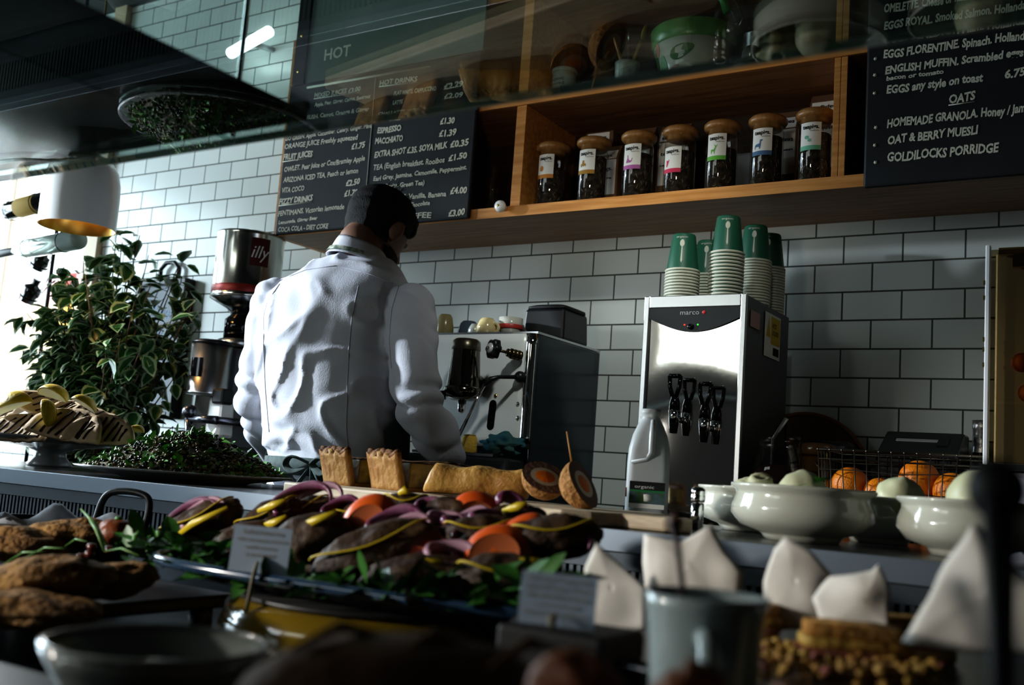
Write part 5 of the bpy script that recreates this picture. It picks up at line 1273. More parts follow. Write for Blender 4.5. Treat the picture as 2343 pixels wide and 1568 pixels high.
mb = MB().tube([bp(s,t,bh) for s, t in ((-1,-1),(1,-1),(1,1),(-1,1))], .0032, 8, closed=True); mb.tube([bp(s*.99,t*.99,bh-.02) for s, t in ((-1,-1),(1,-1),(1,1),(-1,1))], .002, 8, closed=True)
for s, t in per: mb.ball(bp(s,t,bh), .0036, 8, 5)
mb.obj('rim', WIRE, wb)
ORG = mat('orange peel', (.72,.22,.008), .38, bump=.25, bs=260, col2=(.66,.17,.005), cs=10)
og = None
def orange(label, px, py, Y, r):
    global og
    p = PY(px, py, Y)
    if og is None:
        t = thing('orange', label, 'orange', p, group='oranges in the wire basket'); MB().ball((0,0,0), .04, 32, 20).obj('peel', ORG, t)
        MB().lathe([(0,-.0385),(.004,-.0395),(.003,-.041),(0,-.041)], 10).obj('stem_end', GREENT, t); og = t
    else: t = dup(og, p, rnd.uniform(0,6), label)
    t.rotation_euler = (rnd.uniform(.5,2.6), rnd.uniform(-1,1), rnd.uniform(0,6)); t.scale = (r/.04,)*3
orange('orange at the left front of the wire basket, largest on that side', 1945,1112,2.335,.0415)
orange('orange peeping out behind the left front orange in the wire basket', 1900,1130,2.425,.033)
orange('small orange low in the middle of the wire basket', 2012,1132,2.33,.036)
orange('topmost orange in the middle of the wire basket', 2103,1100,2.35,.043)
orange('orange at the right end of the wire basket, behind the big cheese ball', 2178,1125,2.335,.039)
for lab, px, py, Y in (('orange in the bottom layer of the basket, far left', 1925,1185,2.35),('orange in the bottom layer of the basket, left of centre',1990,1200,2.34),('orange in the bottom layer of the basket, right of centre',2070,1195,2.35),('orange in the bottom layer of the basket, far right',2150,1198,2.34)):
    orange(lab, px, py, Y, .037)
# juice machine at the right edge
Jx0 = PY(2252,800,2.16).x; jt = PY(2254,566,2.16).z; jb = PY(2250,1058,2.16).z
ju = thing('juice_machine', 'tall orange juice machine with smoky cover and brass trim at the right edge', 'juicer', (0,0,0))
MB().b2(Jx0+.012,Jx0+.40,2.21,2.60,jb,jt).obj('cabinet', mat('brushed warm steel', (.42,.37,.28), .35, .5, bump=.05, bs=40, stretch=(1,1,30)), ju, bevel=.004)
MB().b2(Jx0,Jx0+.009,2.158,2.172,jb-.004,jt+.004).obj('side_frame', mat('bright frame', (.80,.82,.84), .3, .1), ju, bevel=.002)
cv = MB().b2(Jx0+.010,Jx0+.40,2.160,2.165,jb,jt-.006); cv.obj('smoky_cover', pane_mat('smoky plastic', (.62,.56,.43), .05), ju)
MB().b2(Jx0+.010,Jx0+.40,2.158,2.21,jb-.012,jb-.001).obj('bottom_trim', BLACK, ju)
for z in (jt-.075,jt-.105,jb+.235,jb+.215,jb+.185): MB().b2(Jx0-.003,Jx0-.0002,2.158,2.17,z,z+.008).obj('hinge', mat('olive hinge', (.12,.10,.03), .4, .8), ju)
MB().b2(Jx0+.045,Jx0+.40,2.19,2.206,jt-.035,jt-.012).obj('brass_rail', BRASS, ju)
MB().b2(Jx0+.02,Jx0+.40,2.188,2.206,jt-.0095,jt+.004).obj('brass_top', BRASS, ju)
hp = MB()
for i in range(5):
    x0 = Jx0+.035+.028*i; hp.tube([V((x0+.16*q-.0*q, 2.40-.02*i*0, jt+.115*math.sin(PI*min(q,.62))**.8+.004)) for q in [k/14 for k in range(15)]], .0025, 6)
hp.obj('feed_basket_wires', DSTEEL, ju)
MB().b2(Jx0+.016,Jx0+.36,2.20,2.56,CB,jb-.013).obj('machine_base', mat('pale lilac base', (.42,.42,.47), .5, bump=.05, bs=20), ju, bevel=.006)
for lab, px, py, r in (('orange inside the juice machine, upper of two behind the cover', 2338,830,.034),('halved orange low inside the juice machine behind the cover', 2352,900,.03)):
    p = PY(px,py,2.187); 
    orange(lab, px, py, 2.187, .019 if r > .033 else .018)
# ------------------------------------------------------------------ food on the display deck, nearest the camera
DZ = .85
# cauldron with paper
kx_, ky_ = XZ(112,1.03,.95), 1.03
kt_ = thing('iron_pan', 'round black iron pan with two loop handles, lined with white paper', 'pan', (kx_,ky_,DZ))
MB().lathe([(0,0),(.10,0),(.115,.01),(.134,.10),(.138,.106),(.131,.106),(.112,.014),(0,.008)], 44).obj('pan_body', mat('cast iron', (.02,.021,.022), .45, .3, bump=.1), kt_)
for s, ang in ((1,.25),(-1,.15)):
    c = V((.0,s*.132,.10)); dx = V((math.cos(ang),math.sin(ang),0))
    MB().tube(smooth([c+dx*(-.05)+V((0,0,-.015)), c+dx*(-.05)+V((0,s*.008,.028)), c+dx*(-.038)+V((0,s*.012,.05)), c+V((0,s*.013,.056)), c+dx*.038+V((0,s*.012,.05)), c+dx*.05+V((0,s*.008,.028)), c+dx*.05+V((0,0,-.015))], 5), .006, 10).obj('loop_handle', MATS['cast iron'], kt_)
WPAP = mat('white tissue paper', (.62,.64,.68), .75, bump=.2, bs=30)
mb = MB().grid(lambda u, v: (lambda a, r: V((r*math.cos(a), r*math.sin(a), .04+.07*v**2+.018*noise.noise(V((u*14,v*4,3)))*v*2)))(u*2*PI, .118*v*(1+.05*math.sin(u*40)*v)), 60, 8)
tag(mb.obj('paper_liner', WPAP, None, (kx_,ky_,DZ), solid=.001), 'crumpled white paper lining the black iron pan', 'paper')

# crusty breads on a slate
tx0, ty0 = -1.185, .74
tr = thing('slate_tray', 'dark raised slate tray under the crusty cutlets at the lower left', 'tray', (tx0,ty0,DZ))
MB().box((0,0,.052), (.42,.40,.016)).obj('slate', mat('slate tray', (.018,.018,.02), .5, bump=.2, bs=20), tr, bevel=.004)
for x in (-.18,.18):
    for y in (-.17,.17): MB().lathe(cyl_prof(.015,0,.043), 14, c=(x,y,0)).obj('foot', BLACK, tr)
GOLD = mat('golden crumb crust', (.34,.19,.06), .8, bump=1, bs=90, col2=(.18,.09,.03), cs=28)
def cutlet(label, px, py, Y, a, b, h, rz, tilt=0, seed=0):
    p = PY(px, py, Y); t = thing('breaded_cutlet', label, 'cutlet', p, rot=(0,tilt,rz), group='breaded cutlets on the slate tray')
    MB().ball((0,0,0), (a,b,h), 44, 24, amp=.22, freq=2.4, seed=seed).obj('crumb_crust', GOLD, t)
cutlet('breaded cutlet at the back of the tray beside the iron pan', 165,1222,.90,.072,.05,.020,.4,-.1,1)
cutlet('breaded cutlet at the left edge, behind the front ones', 40,1245,.83,.075,.05,.021,.1,.05,2)
cutlet('large breaded cutlet in front at the left edge of the photograph', 105,1325,.66,.070,.05,.022,.35,-.14,3)
cutlet('breaded cutlet in front, near the blue rimmed tray', 262,1330,.74,.045,.04,.019,.5,-.2,4)
cutlet('browned cutlet low under the others in the shadow', 60,1395,.60,.075,.05,.016,.3,0,5)
TOM = mat('tomato skin', (.78,.10,.012), .4, coat=.15, col2=(.72,.15,.015), cs=8); TOMD = mat('roast tomato', (.22,.06,.018), .4, bump=.3, bs=60)
ROASTED = thing('roast_tomato', 'dark roasted tomato behind the cutlets, left of the vent grille', 'tomato', PY(268,1222,.92)); MB().ball((0,0,0), (.027,.027,.020), 24, 14, amp=.12, seed=3).obj('tomato_skin', TOMD, ROASTED); MB().lathe([(0,.0185),(.006,.0195),(.004,.023),(0,.023)], 8).obj('stalk', GREENT, ROASTED)
gb_ = MB()
for (x0,y0,x1,y1,Y) in ((185,1165,245,1250,.86),(205,1190,240,1262,.84),(60,1275,150,1255,.78),(10,1290,100,1262,.76),(318,1215,300,1260,.86),(360,1215,365,1245,.88),(240,1262,320,1272,.82),(150,1250,200,1240,.84)):
    a, b = PY(x0,y0,Y), PY(x1,y1,Y-.02); gb_.tube([a, a.lerp(b,.5)+V((0,0,.006)), b], [.0012,.0036,.0018], 6, flat=.35)
tag(gb_.obj('spring_onion_shreds', mat('spring onion', (.07,.22,.03), .45, col2=(.20,.36,.10), cs=20), None), 'green spring onion shreds scattered over the cutlets', 'garnish', kind='stuff')
for k, (px, py) in enumerate(((210,1252),(250,1258),(205,1268),(185,1275))):
    t = thing('bean', 'glossy dark red bean on the cutlets, %s' % ('second from the right','rightmost of four','third from the right','leftmost of four')[k], 'bean', PY(px,py,.83), group='red beans on the cutlets')
    MB().ball((0,0,0), (.008,.006,.005), 14, 8).obj('bean_skin', mat('red bean', (.10,.018,.01), .2), t)
# yellow pot and blue rimmed tray
ypx, ypy = -.747, .97
yp = thing('yellow_pot', 'round mustard yellow glazed pot under the blue rimmed tray', 'pot', (ypx,ypy,DZ))
MB().lathe([(0,0),(.15,0),(.18,.012),(.200,.045),(.192,.072),(.180,.080),(0,.080)], 56).obj('pot_body', mat('mustard glaze', (.20,.13,.012), .15, coat=.6), yp)
MB().lathe([(.179,.0805),(.183,.0805),(.183,.085),(0,.085)], 56).obj('pot_lid', mat('dark pot lid', (.02,.02,.02), .4), yp)
TZ_ = DZ+.0855
PX0, PX1, PYa, PYb = -1.045, -.42, .80, 1.17
trr = thing('blue_rimmed_tray', 'oblong white enamel tray with a dark blue rim full of stuffed vegetables', 'tray', ((PX0+PX1)/2,(PYa+PYb)/2,TZ_), rz=.06)
hw_, hd_ = (PX1-PX0)/2, (PYb-PYa)/2
mb = MB().loft([ell(0,0,0,hw_*.82,hd_*.78,56,.55),ell(0,0,.002,hw_*.86,hd_*.82,56,.55),ell(0,0,.014,hw_*.97,hd_*.95,56,.55),ell(0,0,.018,hw_,hd_,56,.55),ell(0,0,.020,hw_*.985,hd_*.975,56,.55),ell(0,0,.006,hw_*.86,hd_*.82,56,.55)]); mb.obj('tray_body', mat('dark enamel', (.05,.055,.065), .3), trr)
mb = MB().tube([p+V((0,0,.0)) for p in ell(0,0,.020,hw_,hd_,64,.55)], .006, 10, closed=True); mb.obj('blue_rim', mat('navy enamel rim', (.025,.055,.10), .18, coat=.6), trr)
AUB = mat('roast aubergine', (.035,.018,.012), .6, bump=.5, bs=50, col2=(.10,.055,.025), cs=24)
PUR = mat('red onion', (.16,.025,.08), .28, coat=.4, col2=(.34,.16,.25), cs=30); PURL = mat('pale onion', (.50,.30,.38), .3, coat=.3)
YEL = mat('yellow pepper', (.62,.46,.02), .35); LET = mat('salad leaves', (.02,.09,.012), .45, col2=(.06,.20,.03), cs=30)
def aub(label, px, py, Y, lx, hz2, ang, seed, yellow=None):
    p = PY(px, py, Y); t = thing('stuffed_aubergine', label, 'aubergine', p, rot=(0,-ang,.55), group='stuffed aubergines on the blue rimmed tray')
    MB().ball((0,0,0), (lx,.032,hz2), 36, 20, amp=.18, freq=2.6, seed=seed).obj('aubergine_skin', AUB, t)
    if seed % 3: mb = MB().tube([V((lx*.92*math.cos(a), -.030*math.sin(a)-.001, hz2*.55+.004*math.sin(a*3))) for a in [.15+k*(PI-.3)/12 for k in range(13)]], .0022, 8, flat=.6); mb.obj('yellow_edge', YEL, t)
AU = [('far left stuffed aubergine half tilted up, under the purple onion', 462,1200,1.00,.060,.026,.50,1),('stuffed aubergine half behind the left name card', 620,1190,1.04,.050,.024,.50,2),('stuffed aubergine half right of the left name card', 715,1235,.94,.055,.030,.35,3),
('big stuffed aubergine half in the middle, below the large tomato', 860,1275,.90,.075,.034,.40,4),('small dark stuffed aubergine at the back with a yellow tip', 930,1150,1.12,.032,.013,.05,5),('stuffed aubergine at the back, between onions', 1040,1175,1.08,.045,.022,.2,6),
('stuffed aubergine under the onion rings right of the middle', 1100,1225,1.0,.045,.024,.1,7),('stuffed aubergine at the right end of the tray', 1270,1230,.98,.052,.024,.15,8),('long flat stuffed aubergine in front with a yellow edge', 985,1335,.88,.075,.028,.08,9),('stuffed aubergine in front, left of the right name card', 1165,1330,.87,.055,.026,.03,10),
('stuffed aubergine at the back left with yellow strip', 690,1180,1.08,.05,.022,.4,11),('stuffed aubergine in the dark middle of the heap', 560,1240,.98,.05,.024,.3,12)]
AU += [('stuffed aubergine at the back behind the large tomato', 830,1185,1.10,.05,.024,.2,14),('stuffed aubergine at the back right under the slim tomato', 1175,1205,1.09,.05,.026,.1,15),('stuffed aubergine buried in the centre of the heap', 940,1232,1.01,.055,.026,.2,16),('stuffed aubergine buried behind the front right one', 1120,1275,.97,.05,.026,.1,17),('stuffed aubergine buried low between the name card and the middle', 770,1290,.96,.05,.026,.3,18)]
for a in AU: aub(*a)
def tomato(label, px, py, Y, r, rot, sz=.8):
    p = PY(px, py, Y); t = thing('tomato_wedge', label, 'tomato', p, rot=rot, group='tomato wedges on the tray')
    MB().ball((0,0,-r*.1), (r*1.15,r*.85,r*sz), 28, 18).obj('skin', TOM, t)
    MB().lathe([(0,-.0012),(r*.55,-.001),(r*.62,0)], 24, c=(0,-r*.87,-r*.15), R=Euler((PI/2,0,0)).to_matrix(), sx=1.3).obj('flesh', mat('tomato flesh', (.55,.16,.06), .3), t)
for a in (('large orange red tomato wedge standing in the middle of the tray', 845,1190,1.0,.034,(.0,-.75,.4),.95),('tomato wedge at the back right of the tray', 1092,1165,1.09,.028,(.1,.1,.6),.9),('tomato wedge in front, under the pale onion ring', 968,1275,.93,.036,(.1,.0,.4),.85),
 ('tomato wedge right of the pale onion ring', 1140,1260,.94,.034,(-.1,-.3,.4),.9),('slim tomato wedge pointing up at the right', 1185,1212,1.0,.028,(.2,-.6,.5),.55),('small tomato wedge at the far left tip of the tray', 378,1262,.93,.016,(0,-.5,.5),.8)): tomato(*a)
def ring_(label, px, py, Y, r, rot, m, th=.0032, span=1.35, nm='onion_ring'):
    p = PY(px, py, Y); r *= .82; t = thing(nm, label, 'onion', p, rot=(rot[0]*.55,rot[1]*.8,rot[2]), group='onion slices on the tray')
    MB().tube([V((r*math.cos(a), r*.75*math.sin(a), .004*math.sin(a*2))) for a in [span*PI*k/16-.2 for k in range(17)]], [.0012+th*math.sin(PI*(k+.7)/18.5) for k in range(17)], 8, flat=1.6).obj('slice', m, t)
OR = [(1035,1275,.90,.034,(.9,.2,.3),PURL,.005),(1000,1285,.905,.026,(1.1,.1,.2),PUR,.005),(440,1190,.985,.048,(1.4,-.5,.5),PUR,.006),(465,1180,.99,.040,(1.4,-.5,.5),PURL,.004),(690,1150,1.05,.05,(1.3,-.3,.5),PUR,.005),(730,1140,1.10,.04,(1.3,-.2,.5),PURL,.004),
 (905,1200,.98,.040,(1.0,-.3,.5),PUR,.006),(930,1215,.96,.036,(1.1,-.3,.5),PURL,.004),(985,1165,1.06,.022,(1.4,.2,.3),PUR,.005),(1020,1200,1.0,.028,(.9,.4,.2),PURL,.005),(1060,1205,1.0,.030,(.6,.3,.4),PUR,.004),(1085,1190,1.03,.026,(1.2,-.2,.4),PURL,.004),(1170,1160,1.08,.022,(1.5,.9,.3),PUR,.006),(1120,1195,1.02,.028,(1.0,.2,1),PUR,.004),(1220,1260,.95,.030,(.9,.0,.6),PURL,.006),(1300,1245,.97,.030,(.7,.0,.2),PUR,.005),(960,1230,.95,.024,(1.2,0,.6),PUR,.005),(1010,1230,.98,.025,(.8,.5,.6),PUR,.003),(780,1165,1.06,.03,(1.2,-.3,.5),PUR,.004),(1075,1235,.97,.024,(1.0,.3,.3),PUR,.003)]
ON = ['pale onion ring hanging over the front edge of the heap','purple onion arc behind the pale hanging ring','deep purple onion slice on the far left aubergine','pale onion slice beside the deep purple one at the far left','purple onion slice lying behind the left name card','pale onion slice at the back behind the left name card','purple onion slice just right of the large tomato','pale onion slice below the purple one right of the large tomato','small curled purple onion at the back of the heap','pale shiny onion curl in the centre right','purple onion hoop left of the slim tomato','pale onion curl under the back right tomato','pointed purple onion piece standing at the back right','purple onion slice left of the slim tomato wedge','broad pale onion slice right of the front tomato','purple onion slice at the right end of the tray','purple onion curl between the two front tomatoes and the middle','thin purple onion thread in the centre of the heap','thin purple onion slice left of the large tomato','thin purple onion thread right of centre']
for o_, n_ in zip(OR, ON): ring_(n_, *o_)
def strip(label, pts, Y, r=.0034):
    P = [PY(x, y, Y) for x, y in pts]; t = thing('pepper_strip', label, 'pepper', P[0], group='yellow pepper strips on the tray')
    MB().tube([p-P[0] for p in P], [r*.5]+[r]*(len(P)-2)+[r*.5], 8, flat=1.7).obj('strip', YEL, t)
for lab, pts, Y in (('yellow pepper strip on the far left aubergine', [(388,1240),(440,1200),(520,1162)], .965),('yellow pepper strip left of the name card at the back', [(590,1170),(622,1158),(652,1145)], 1.0),('short yellow pepper strip above the left name card', [(596,1205),(625,1198),(655,1182)], .985),('yellow pepper strip right of the left name card', [(678,1212),(715,1195),(768,1172)], .92),('long curved yellow pepper strip in front', [(835,1335),(880,1305),(940,1288),(1010,1285)], .865),('yellow pepper strip in front at the right', [(1100,1292),(1170,1290),(1235,1282)], .865),('yellow pepper strip at the back right corner', [(1150,1170),(1185,1160),(1205,1152)], 1.06),('small yellow pepper tip on the small dark aubergine', [(912,1130),(925,1122),(935,1128)], 1.10),('yellow pepper strip at the right end', [(1190,1222),(1220,1210),(1245,1202)], .97)): strip(lab, pts, Y)
lt = MB()
for k in range(420):
    s = rnd.random()
    if k < 130: px, py, Y = rnd.uniform(285,520), rnd.uniform(1235,1325), rnd.uniform(.84,.94)
    else: px, py, Y = rnd.uniform(420,1330), rnd.uniform(1330,1400), rnd.uniform(.80,.88)
    p = PY(px, py, Y)
    p.z = max(TZ_+.012, min(p.z, 1.0))
    leafblade(lt, p, V((rnd.uniform(-1,1),rnd.uniform(-1,.6),rnd.uniform(-.1,.7))).normalized(), V((rnd.uniform(-.6,.6),-.3,1)).normalized(), rnd.uniform(.02,.05), rnd.uniform(.006,.014), 0)
tag(lt.obj('salad_leaf_bed', LET, None), 'bed of green salad leaves around the stuffed vegetables', 'salad leaves', kind='stuff')
# name cards
CARD = mat('white card', (.52,.62,.76), .6); PRINT = mat('grey print', (.12,.14,.20), .7)
def card(label, px, pyb, Y, w, h, rz, lines, stem):
    p = PY(px, pyb, Y); t = thing('name_card', label, 'name card', p, rot=(-.12,.02,rz), group='name cards in the food')
    cb_ = MB().b2(-w/2,w/2,-.0005,.0005,0,h).obj('card_sheet', CARD, t)
    mb = MB()
    for q, (s, f, sz) in enumerate(lines): mb.text(s, lambda a, b, q=q, f=f: V((-w*f/2+a, -.0009, h*(.83-q*.158)+b)), sz, width=w*f, bold=.0002)
    mb.obj('printing', PRINT, cb_)
    MB().tube([V((0,-.004,h*.24)),V((-.001,-.007,h*.0)),V((-.003,-.008,-stem))], [.0022,.0035,.003], 8, flat=.7).obj('wooden_peg', mat('peg wood', (.28,.25,.18), .7), t)
    return t
card('white printed name card pegged at the left of the blue rimmed tray', 588,1312,.792,.062,.048,.52, [('Stuffed Aubergine',.7,.006),('with roast peppers, red onion',.86,.005),('and tomato',.52,.005),('(vegetarian)',.5,.005)], .04)
bk = thing('black_card_block', 'black block holding the right name card', 'block', (XZ(1283,.66,.93),.66,DZ)); ch_ = PY(1270,1437,.64).z-DZ
MB().box((0,.01,ch_/2-.001), (.085,.07,ch_-.002), 0).obj('block_body', SATIN, bk, bevel=.004); MB().b2(-.03,.03,-.0255,-.0248,.02,.06).obj('face_plate', GLOSSB, bk)
card('white name card with bold print on the black block at the right', 1270,1434,.645,.054,.036,.36, [('Hot Ham Toastie with',.82,.005),('slice of Tomato, Cheese',.86,.005),('Served with chutney',.84,.005),('on sourdough',.6,.004),('please ask for allergens',.84,.004)], -.006)
# mug with spoon on a riser
rb = thing('black_riser', 'low black riser under the white mug', 'riser', (XZ(1610,.62,.9),.62,DZ)); MB().box((0,0,.0325), (.11,.11,.065)).obj('riser_body', SATIN, rb, bevel=.004)
MB().b2(-.056,.056,-.056,.056,.065,.067).obj('riser_mat', BLACK, rb)
mx_, my_ = XZ(1608,.62,.97), .62; mz = DZ+.067
mg = thing('white_mug', 'pale blue white mug with handle, blurred close to the camera', 'mug', (mx_,my_,mz))
MGM = mat('pale blue glaze', (.36,.43,.43), .22, coat=.4)
MB().lathe([(0,0),(.027,0),(.030,.004),(.0345,.07),(.037,.092),(.0385,.099),(.0365,.100),(.034,.092),(.031,.068),(.027,.008),(0,.006)], 48).obj('mug_body', MGM, mg)
MB().tube(smooth([V((.012,-.034,.078)),V((.022,-.052,.078)),V((.028,-.064,.060)),V((.028,-.066,.040)),V((.022,-.055,.020)),V((.010,-.030,.016))], 5), .006, 12).obj('handle', MGM, mg)
MB().lathe([(0,.080),(.02,.079),(.032,.074)], 30).obj('pale_sauce', mat('pale sauce', (.50,.50,.42), .4), mg)
a, b = PY(1562,1345,.61), PY(1543,1195,.62)
ts = thing('table_spoon', 'dark spoon handle standing in the white mug', 'spoon', a); MB().tube([V((.004,.002,-.045)), V((0,0,0)), (b-a)*.6, b-a], [.003,.0028,.003,.0045], 10, flat=.6).obj('handle', mat('dark spoon', (.07,.05,.05), .35, .7), ts); MB().ball(b-a, (.005,.003,.006), 12, 8).obj('handle_end', mat('brown tip', (.12,.07,.05), .5), ts)
# sandwich platter with parchment
wx, wy = XZ(1890,.84,.93), .84
wp_ = thing('steel_platter', 'dark steel footed platter under the parchment wrapped sandwiches', 'platter', (wx,wy,DZ))
MB().lathe([(0,0),(.07,0),(.05,.02),(.05,.082),(.17,.102),(.21,.107),(.212,.111),(.17,.108),(0,.106)], 56, sx=1.25, sy=.95).obj('platter_body', mat('steel platter', (.14,.15,.16), .3, .9), wp_)
PZ = DZ+.1085
PARCH = mat('parchment paper', (.78,.74,.68), .6, bump=.1, bs=14, col2=(.70,.65,.58), cs=6)
def sheet(label, outline, Y, bulge, seed):
    P = [PY(x, y, Y) for x, y in outline]; c = sum(P, V())/len(P); t = thing('parchment_sheet', label, 'paper', V((c.x,c.y,max(PZ,min(p.z for p in P)))), group='parchment around the sandwiches')
    o = V(t.location); n = len(P); vs = []; fs = []; R_ = 7
    for r in range(R_+1):
        for i in range(n*4):
            e = P[i//4].lerp(P[(i//4+1) % n], (i % 4)/4); q = c.lerp(e, r/R_)
            d = CF*(-bulge*(1-(r/R_)**2))+CF*(.015*noise.noise(q*13+V((seed,0,0)))+.007*noise.noise(q*34+V((0,seed,0))))
            vs.append(q+d-o)
    for r in range(R_):
        for i in range(n*4):
            i2 = (i+1) % (n*4); fs.append((r*n*4+i, r*n*4+i2, (r+1)*n*4+i2, (r+1)*n*4+i))
    mb = MB(); mb.add(vs, fs); mb.obj('paper', PARCH, t, solid=.0008)
sheet('parchment triangle at the left, beside the right name card', [(1338,1300),(1366,1243),(1400,1275),(1478,1345),(1478,1445),(1340,1450)], .80, .004, 1)
sheet('parchment with two points behind the white mug', [(1470,1290),(1472,1222),(1530,1235),(1560,1240),(1628,1200),(1660,1262),(1700,1310),(1690,1440),(1480,1440)], .90, .006, 2)
sheet('parchment peak behind the sandwich in the middle', [(1745,1330),(1768,1255),(1792,1228),(1850,1260),(1905,1315),(1890,1440),(1740,1440)], .88, .006, 3)
sheet('parchment flap standing in front of the middle sandwich', [(1860,1370),(1900,1320),(1990,1305),(2008,1290),(2030,1345),(2032,1440),(2005,1445),(1880,1440)], .86, .004, 4)
sheet('large parchment cone at the right, behind the black tongs', [(2055,1465),(2120,1370),(2180,1265),(2222,1195),(2270,1230),(2343,1320),(2420,1360),(2420,1500),(2200,1490)], .70, .008, 5)
BRD = mat('toasted bread', (.42,.20,.05), .75, bump=.5, bs=60, col2=(.58,.36,.13), cs=18); EGGF = mat('scrambled egg', (.50,.33,.07), .6, bump=.5, bs=50, col2=(.34,.17,.04), cs=25); HAM = mat('pink ham', (.30,.11,.08), .5)
def sandwich(label, px, Y, w, rz):
    x = XZ(px, Y, PZ+.03); t = thing('toasted_sandwich', label, 'sandwich', (x,Y,PZ), rz=rz, group='sandwiches on the steel platter')
    def sl(z, h, m, nm, k=1, s=0):
        rg = [[V((p.x*k*(1+.05*noise.noise(p*30+V((s,z,0)))), p.y*k*(1+.05*noise.noise(p*30+V((z,s,0)))), zz+.002*noise.noise(p*50))) for p in ell(0,0,0,w*q,w*.5*q,28,.42)] for zz, q in ((z,.96),(z+.002,1),(z+h-.002,1),(z+h,.95))]
        MB().loft(rg).obj(nm, m, t)
    sl(0,.010,BRD,'bread_slice',1,px); sl(.0102,.004,HAM,'ham',1.08,px+1); sl(.0144,.008,EGGF,'egg_filling',1.06,px+2); sl(.0226,.010,BRD,'bread_slice',.98,px+3)
sandwich('toasted sandwich in the middle with egg filling spilling out', 1955,.80,.038,.4)
sandwich('toasted sandwich behind the white mug', 1685,.86,.036,.2)
sandwich('toasted sandwich at the right of the platter beside the parchment cone', 2070,.90,.04,.6)
eb = MB()
for k in range(240):
    px = rnd.uniform(1700,2120); p = V((XZ(px,.74,PZ),.74+rnd.uniform(-.03,.06),PZ+rnd.uniform(.003,.014))); s = rnd.uniform(.002,.006); eb.ball(p, (s,s*.8,s*.6), 8, 5, rnd.choice((0,0,0,0,1)), R=Euler((rnd.random(),rnd.random(),rnd.random()*6)).to_matrix())
tag(eb.obj('egg_crumbs', [EGGF,HAM,LET], None), 'crumbs of yellow egg and ham scattered in front of the sandwiches', 'crumbs', kind='stuff')
x_ = XZ(2262,.62,PZ+.02)
pb_ = thing('soft_roll', 'pale floury roll in the parchment cone at the right', 'bread roll', (x_,.64,DZ+.0)); MB().ball((0,0,.062), (.055,.045,.062), 36, 18, amp=.06, seed=3).obj('roll_crust', mat('pale roll crust', (.36,.25,.13), .7, bump=.3, bs=60, col2=(.46,.36,.22), cs=12), pb_); MB().lathe([(.0,.1245),(.012,.124),(.02,.1225)], 16).obj('flour_dust', PAPER, pb_)
# black tongs
xx = XZ(2277,.44,.98); zt_ = PY(2273,1120,.44).z
tg = thing('serving_tongs', 'upright black serving tongs, strongly blurred at the right', 'tongs', (xx,.44,DZ))
MB().tube([V((0,0,0)),V((.0,0,.08)),V((.001,0,(zt_-DZ)*.7)),V((-.001,0,zt_-DZ))], [.004,.0045,.006,.0085], 12, flat=.6).obj('tong_arm', SATIN, tg)
MB().tube([V((.001,.014,0)),V((.001,.014,.10)),V((.001,.004,zt_-DZ-.01))], [.003,.004,.005], 10).obj('tong_arm', SATIN, tg)
MB().ball((-.001,.003,zt_-DZ), (.011,.009,.012), 16, 10).obj('hinge_cap', SATIN, tg)
# nearest row: bowl, loaf, riser and pastries, all out of focus
fr_ = thing('front_riser', 'black front riser carrying the nearest bowl and loaf', 'riser', (0,0,0)); MB().b2(-.95,-.13,.30,.50,DZ,.908).obj('riser_body', SATIN, fr_, bevel=.004); MB().b2(-.94,-.14,.31,.49,.908,.910).obj('riser_mat', BLACK, fr_)
bxn = XZ(345,.43,.93)
nb_ = thing('small_grey_bowl', 'small grey bowl with a pale egg, blurred at the bottom left', 'bowl', (bxn,.43,.910)); MB().lathe([(0,0),(.034,0),(.036,.004),(.062,.046),(.066,.054),(.063,.055),(.058,.046),(.033,.008),(0,.006)], 48).obj('bowl_body', mat('grey green glaze', (.25,.27,.25), .15, coat=.5), nb_); MB().lathe([(.0615,.0548),(.0660,.0548),(.0665,.057),(.0625,.0575)], 48).obj('rim', mat('pale rim glaze', (.42,.44,.42), .12, coat=.5), nb_)
tag(MB().ball((0,0,.028), (.024,.019,.020), 28, 18).obj('peeled_egg', mat('peeled egg', (.46,.42,.32), .35, sss=.1), None, (bxn+.006,.425,.910), rot=(0,0,.4)), 'pale peeled egg lying in the small grey bowl', 'egg')
lx_ = XZ(900,.40,.93)
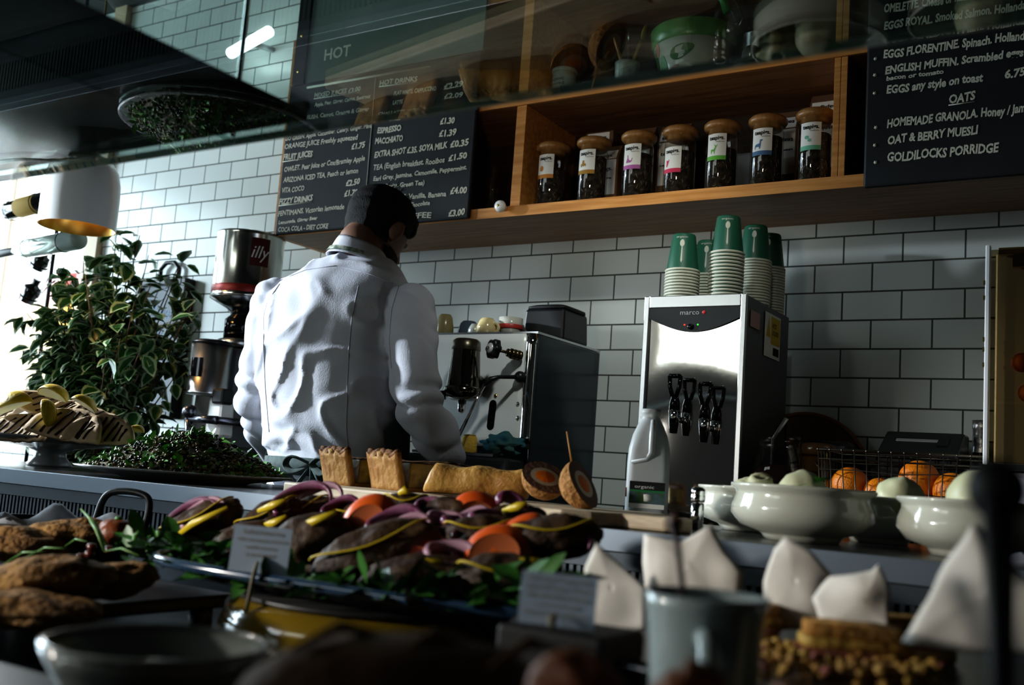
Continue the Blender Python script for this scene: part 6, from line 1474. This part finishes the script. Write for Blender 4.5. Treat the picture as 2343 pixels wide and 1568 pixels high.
lf_ = thing('brown_loaf', 'dark brown loaf, blurred at the bottom centre', 'loaf', (lx_,.405,.910), rz=.5)
mb = MB(); mb.loft([[V((x, .055*e*math.copysign(abs(math.cos(a))**.7,math.cos(a)), max(0,.047*e*(1+math.copysign(abs(math.sin(a))**.7,math.sin(a)))*.95))) for a in [2*PI*j/24 for j in range(24)]] for x, e in ((-.080,.55),(-.074,.8),(-.05,.97),(0,1.02),(.045,.98),(.068,.8),(.074,.5))]); mb.obj('loaf_crust', mat('dark loaf crust', (.045,.022,.009), .8, bump=.4, bs=40, col2=(.11,.06,.025), cs=10), lf_)
mb = MB()
for k in range(3): mb.tube([V((-.05+.045*k,-.03,.086)),V((-.035+.045*k,0,.093)),V((-.02+.045*k,.03,.086))], [.001,.003,.001], 8)
mb.obj('crust_slash', mat('loaf slash', (.16,.10,.05), .8), lf_)
r2 = thing('right_riser', 'black riser under the nearest pastries at the bottom right', 'riser', (0,0,0)); MB().b2(-.125,.42,.34,.47,DZ,.969).obj('riser_body', SATIN, r2, bevel=.004); MB().b2(-.12,.41,.345,.465,.969,.971).obj('riser_mat', BLACK, r2)
PAS = mat('glazed ham pastry', (.36,.13,.06), .45, bump=.5, bs=50, col2=(.20,.08,.04), cs=20)
NMS = ['leftmost','second from the left','third from the left','fourth from the left','rightmost']
pp = None
for k, px in enumerate((1310,1540,1790,2050,2290)):
    Y = .395; x = XZ(px, Y, .98); lab = 'reddish brown glazed pastry in the nearest blurred row, %s' % NMS[k]
    if pp is None:
        pp = thing('glazed_pastry', lab, 'pastry', (x,Y,.971), rz=.4, group='blurred pastries in the nearest row'); MB().ball((0,0,.018), (.021,.019,.019), 28, 16, amp=.2, freq=2.5, seed=6).obj('pastry_crust', PAS, pp); MB().tube([V((-.012,-.004,.034)),V((0,.002,.038)),V((.012,-.004,.034))], .0025, 8).obj('glaze_line', mat('apricot glaze', (.40,.18,.09), .3), pp)
    else: dup(pp, (x,Y+.018*(k % 2),.971), .4+k, lab)
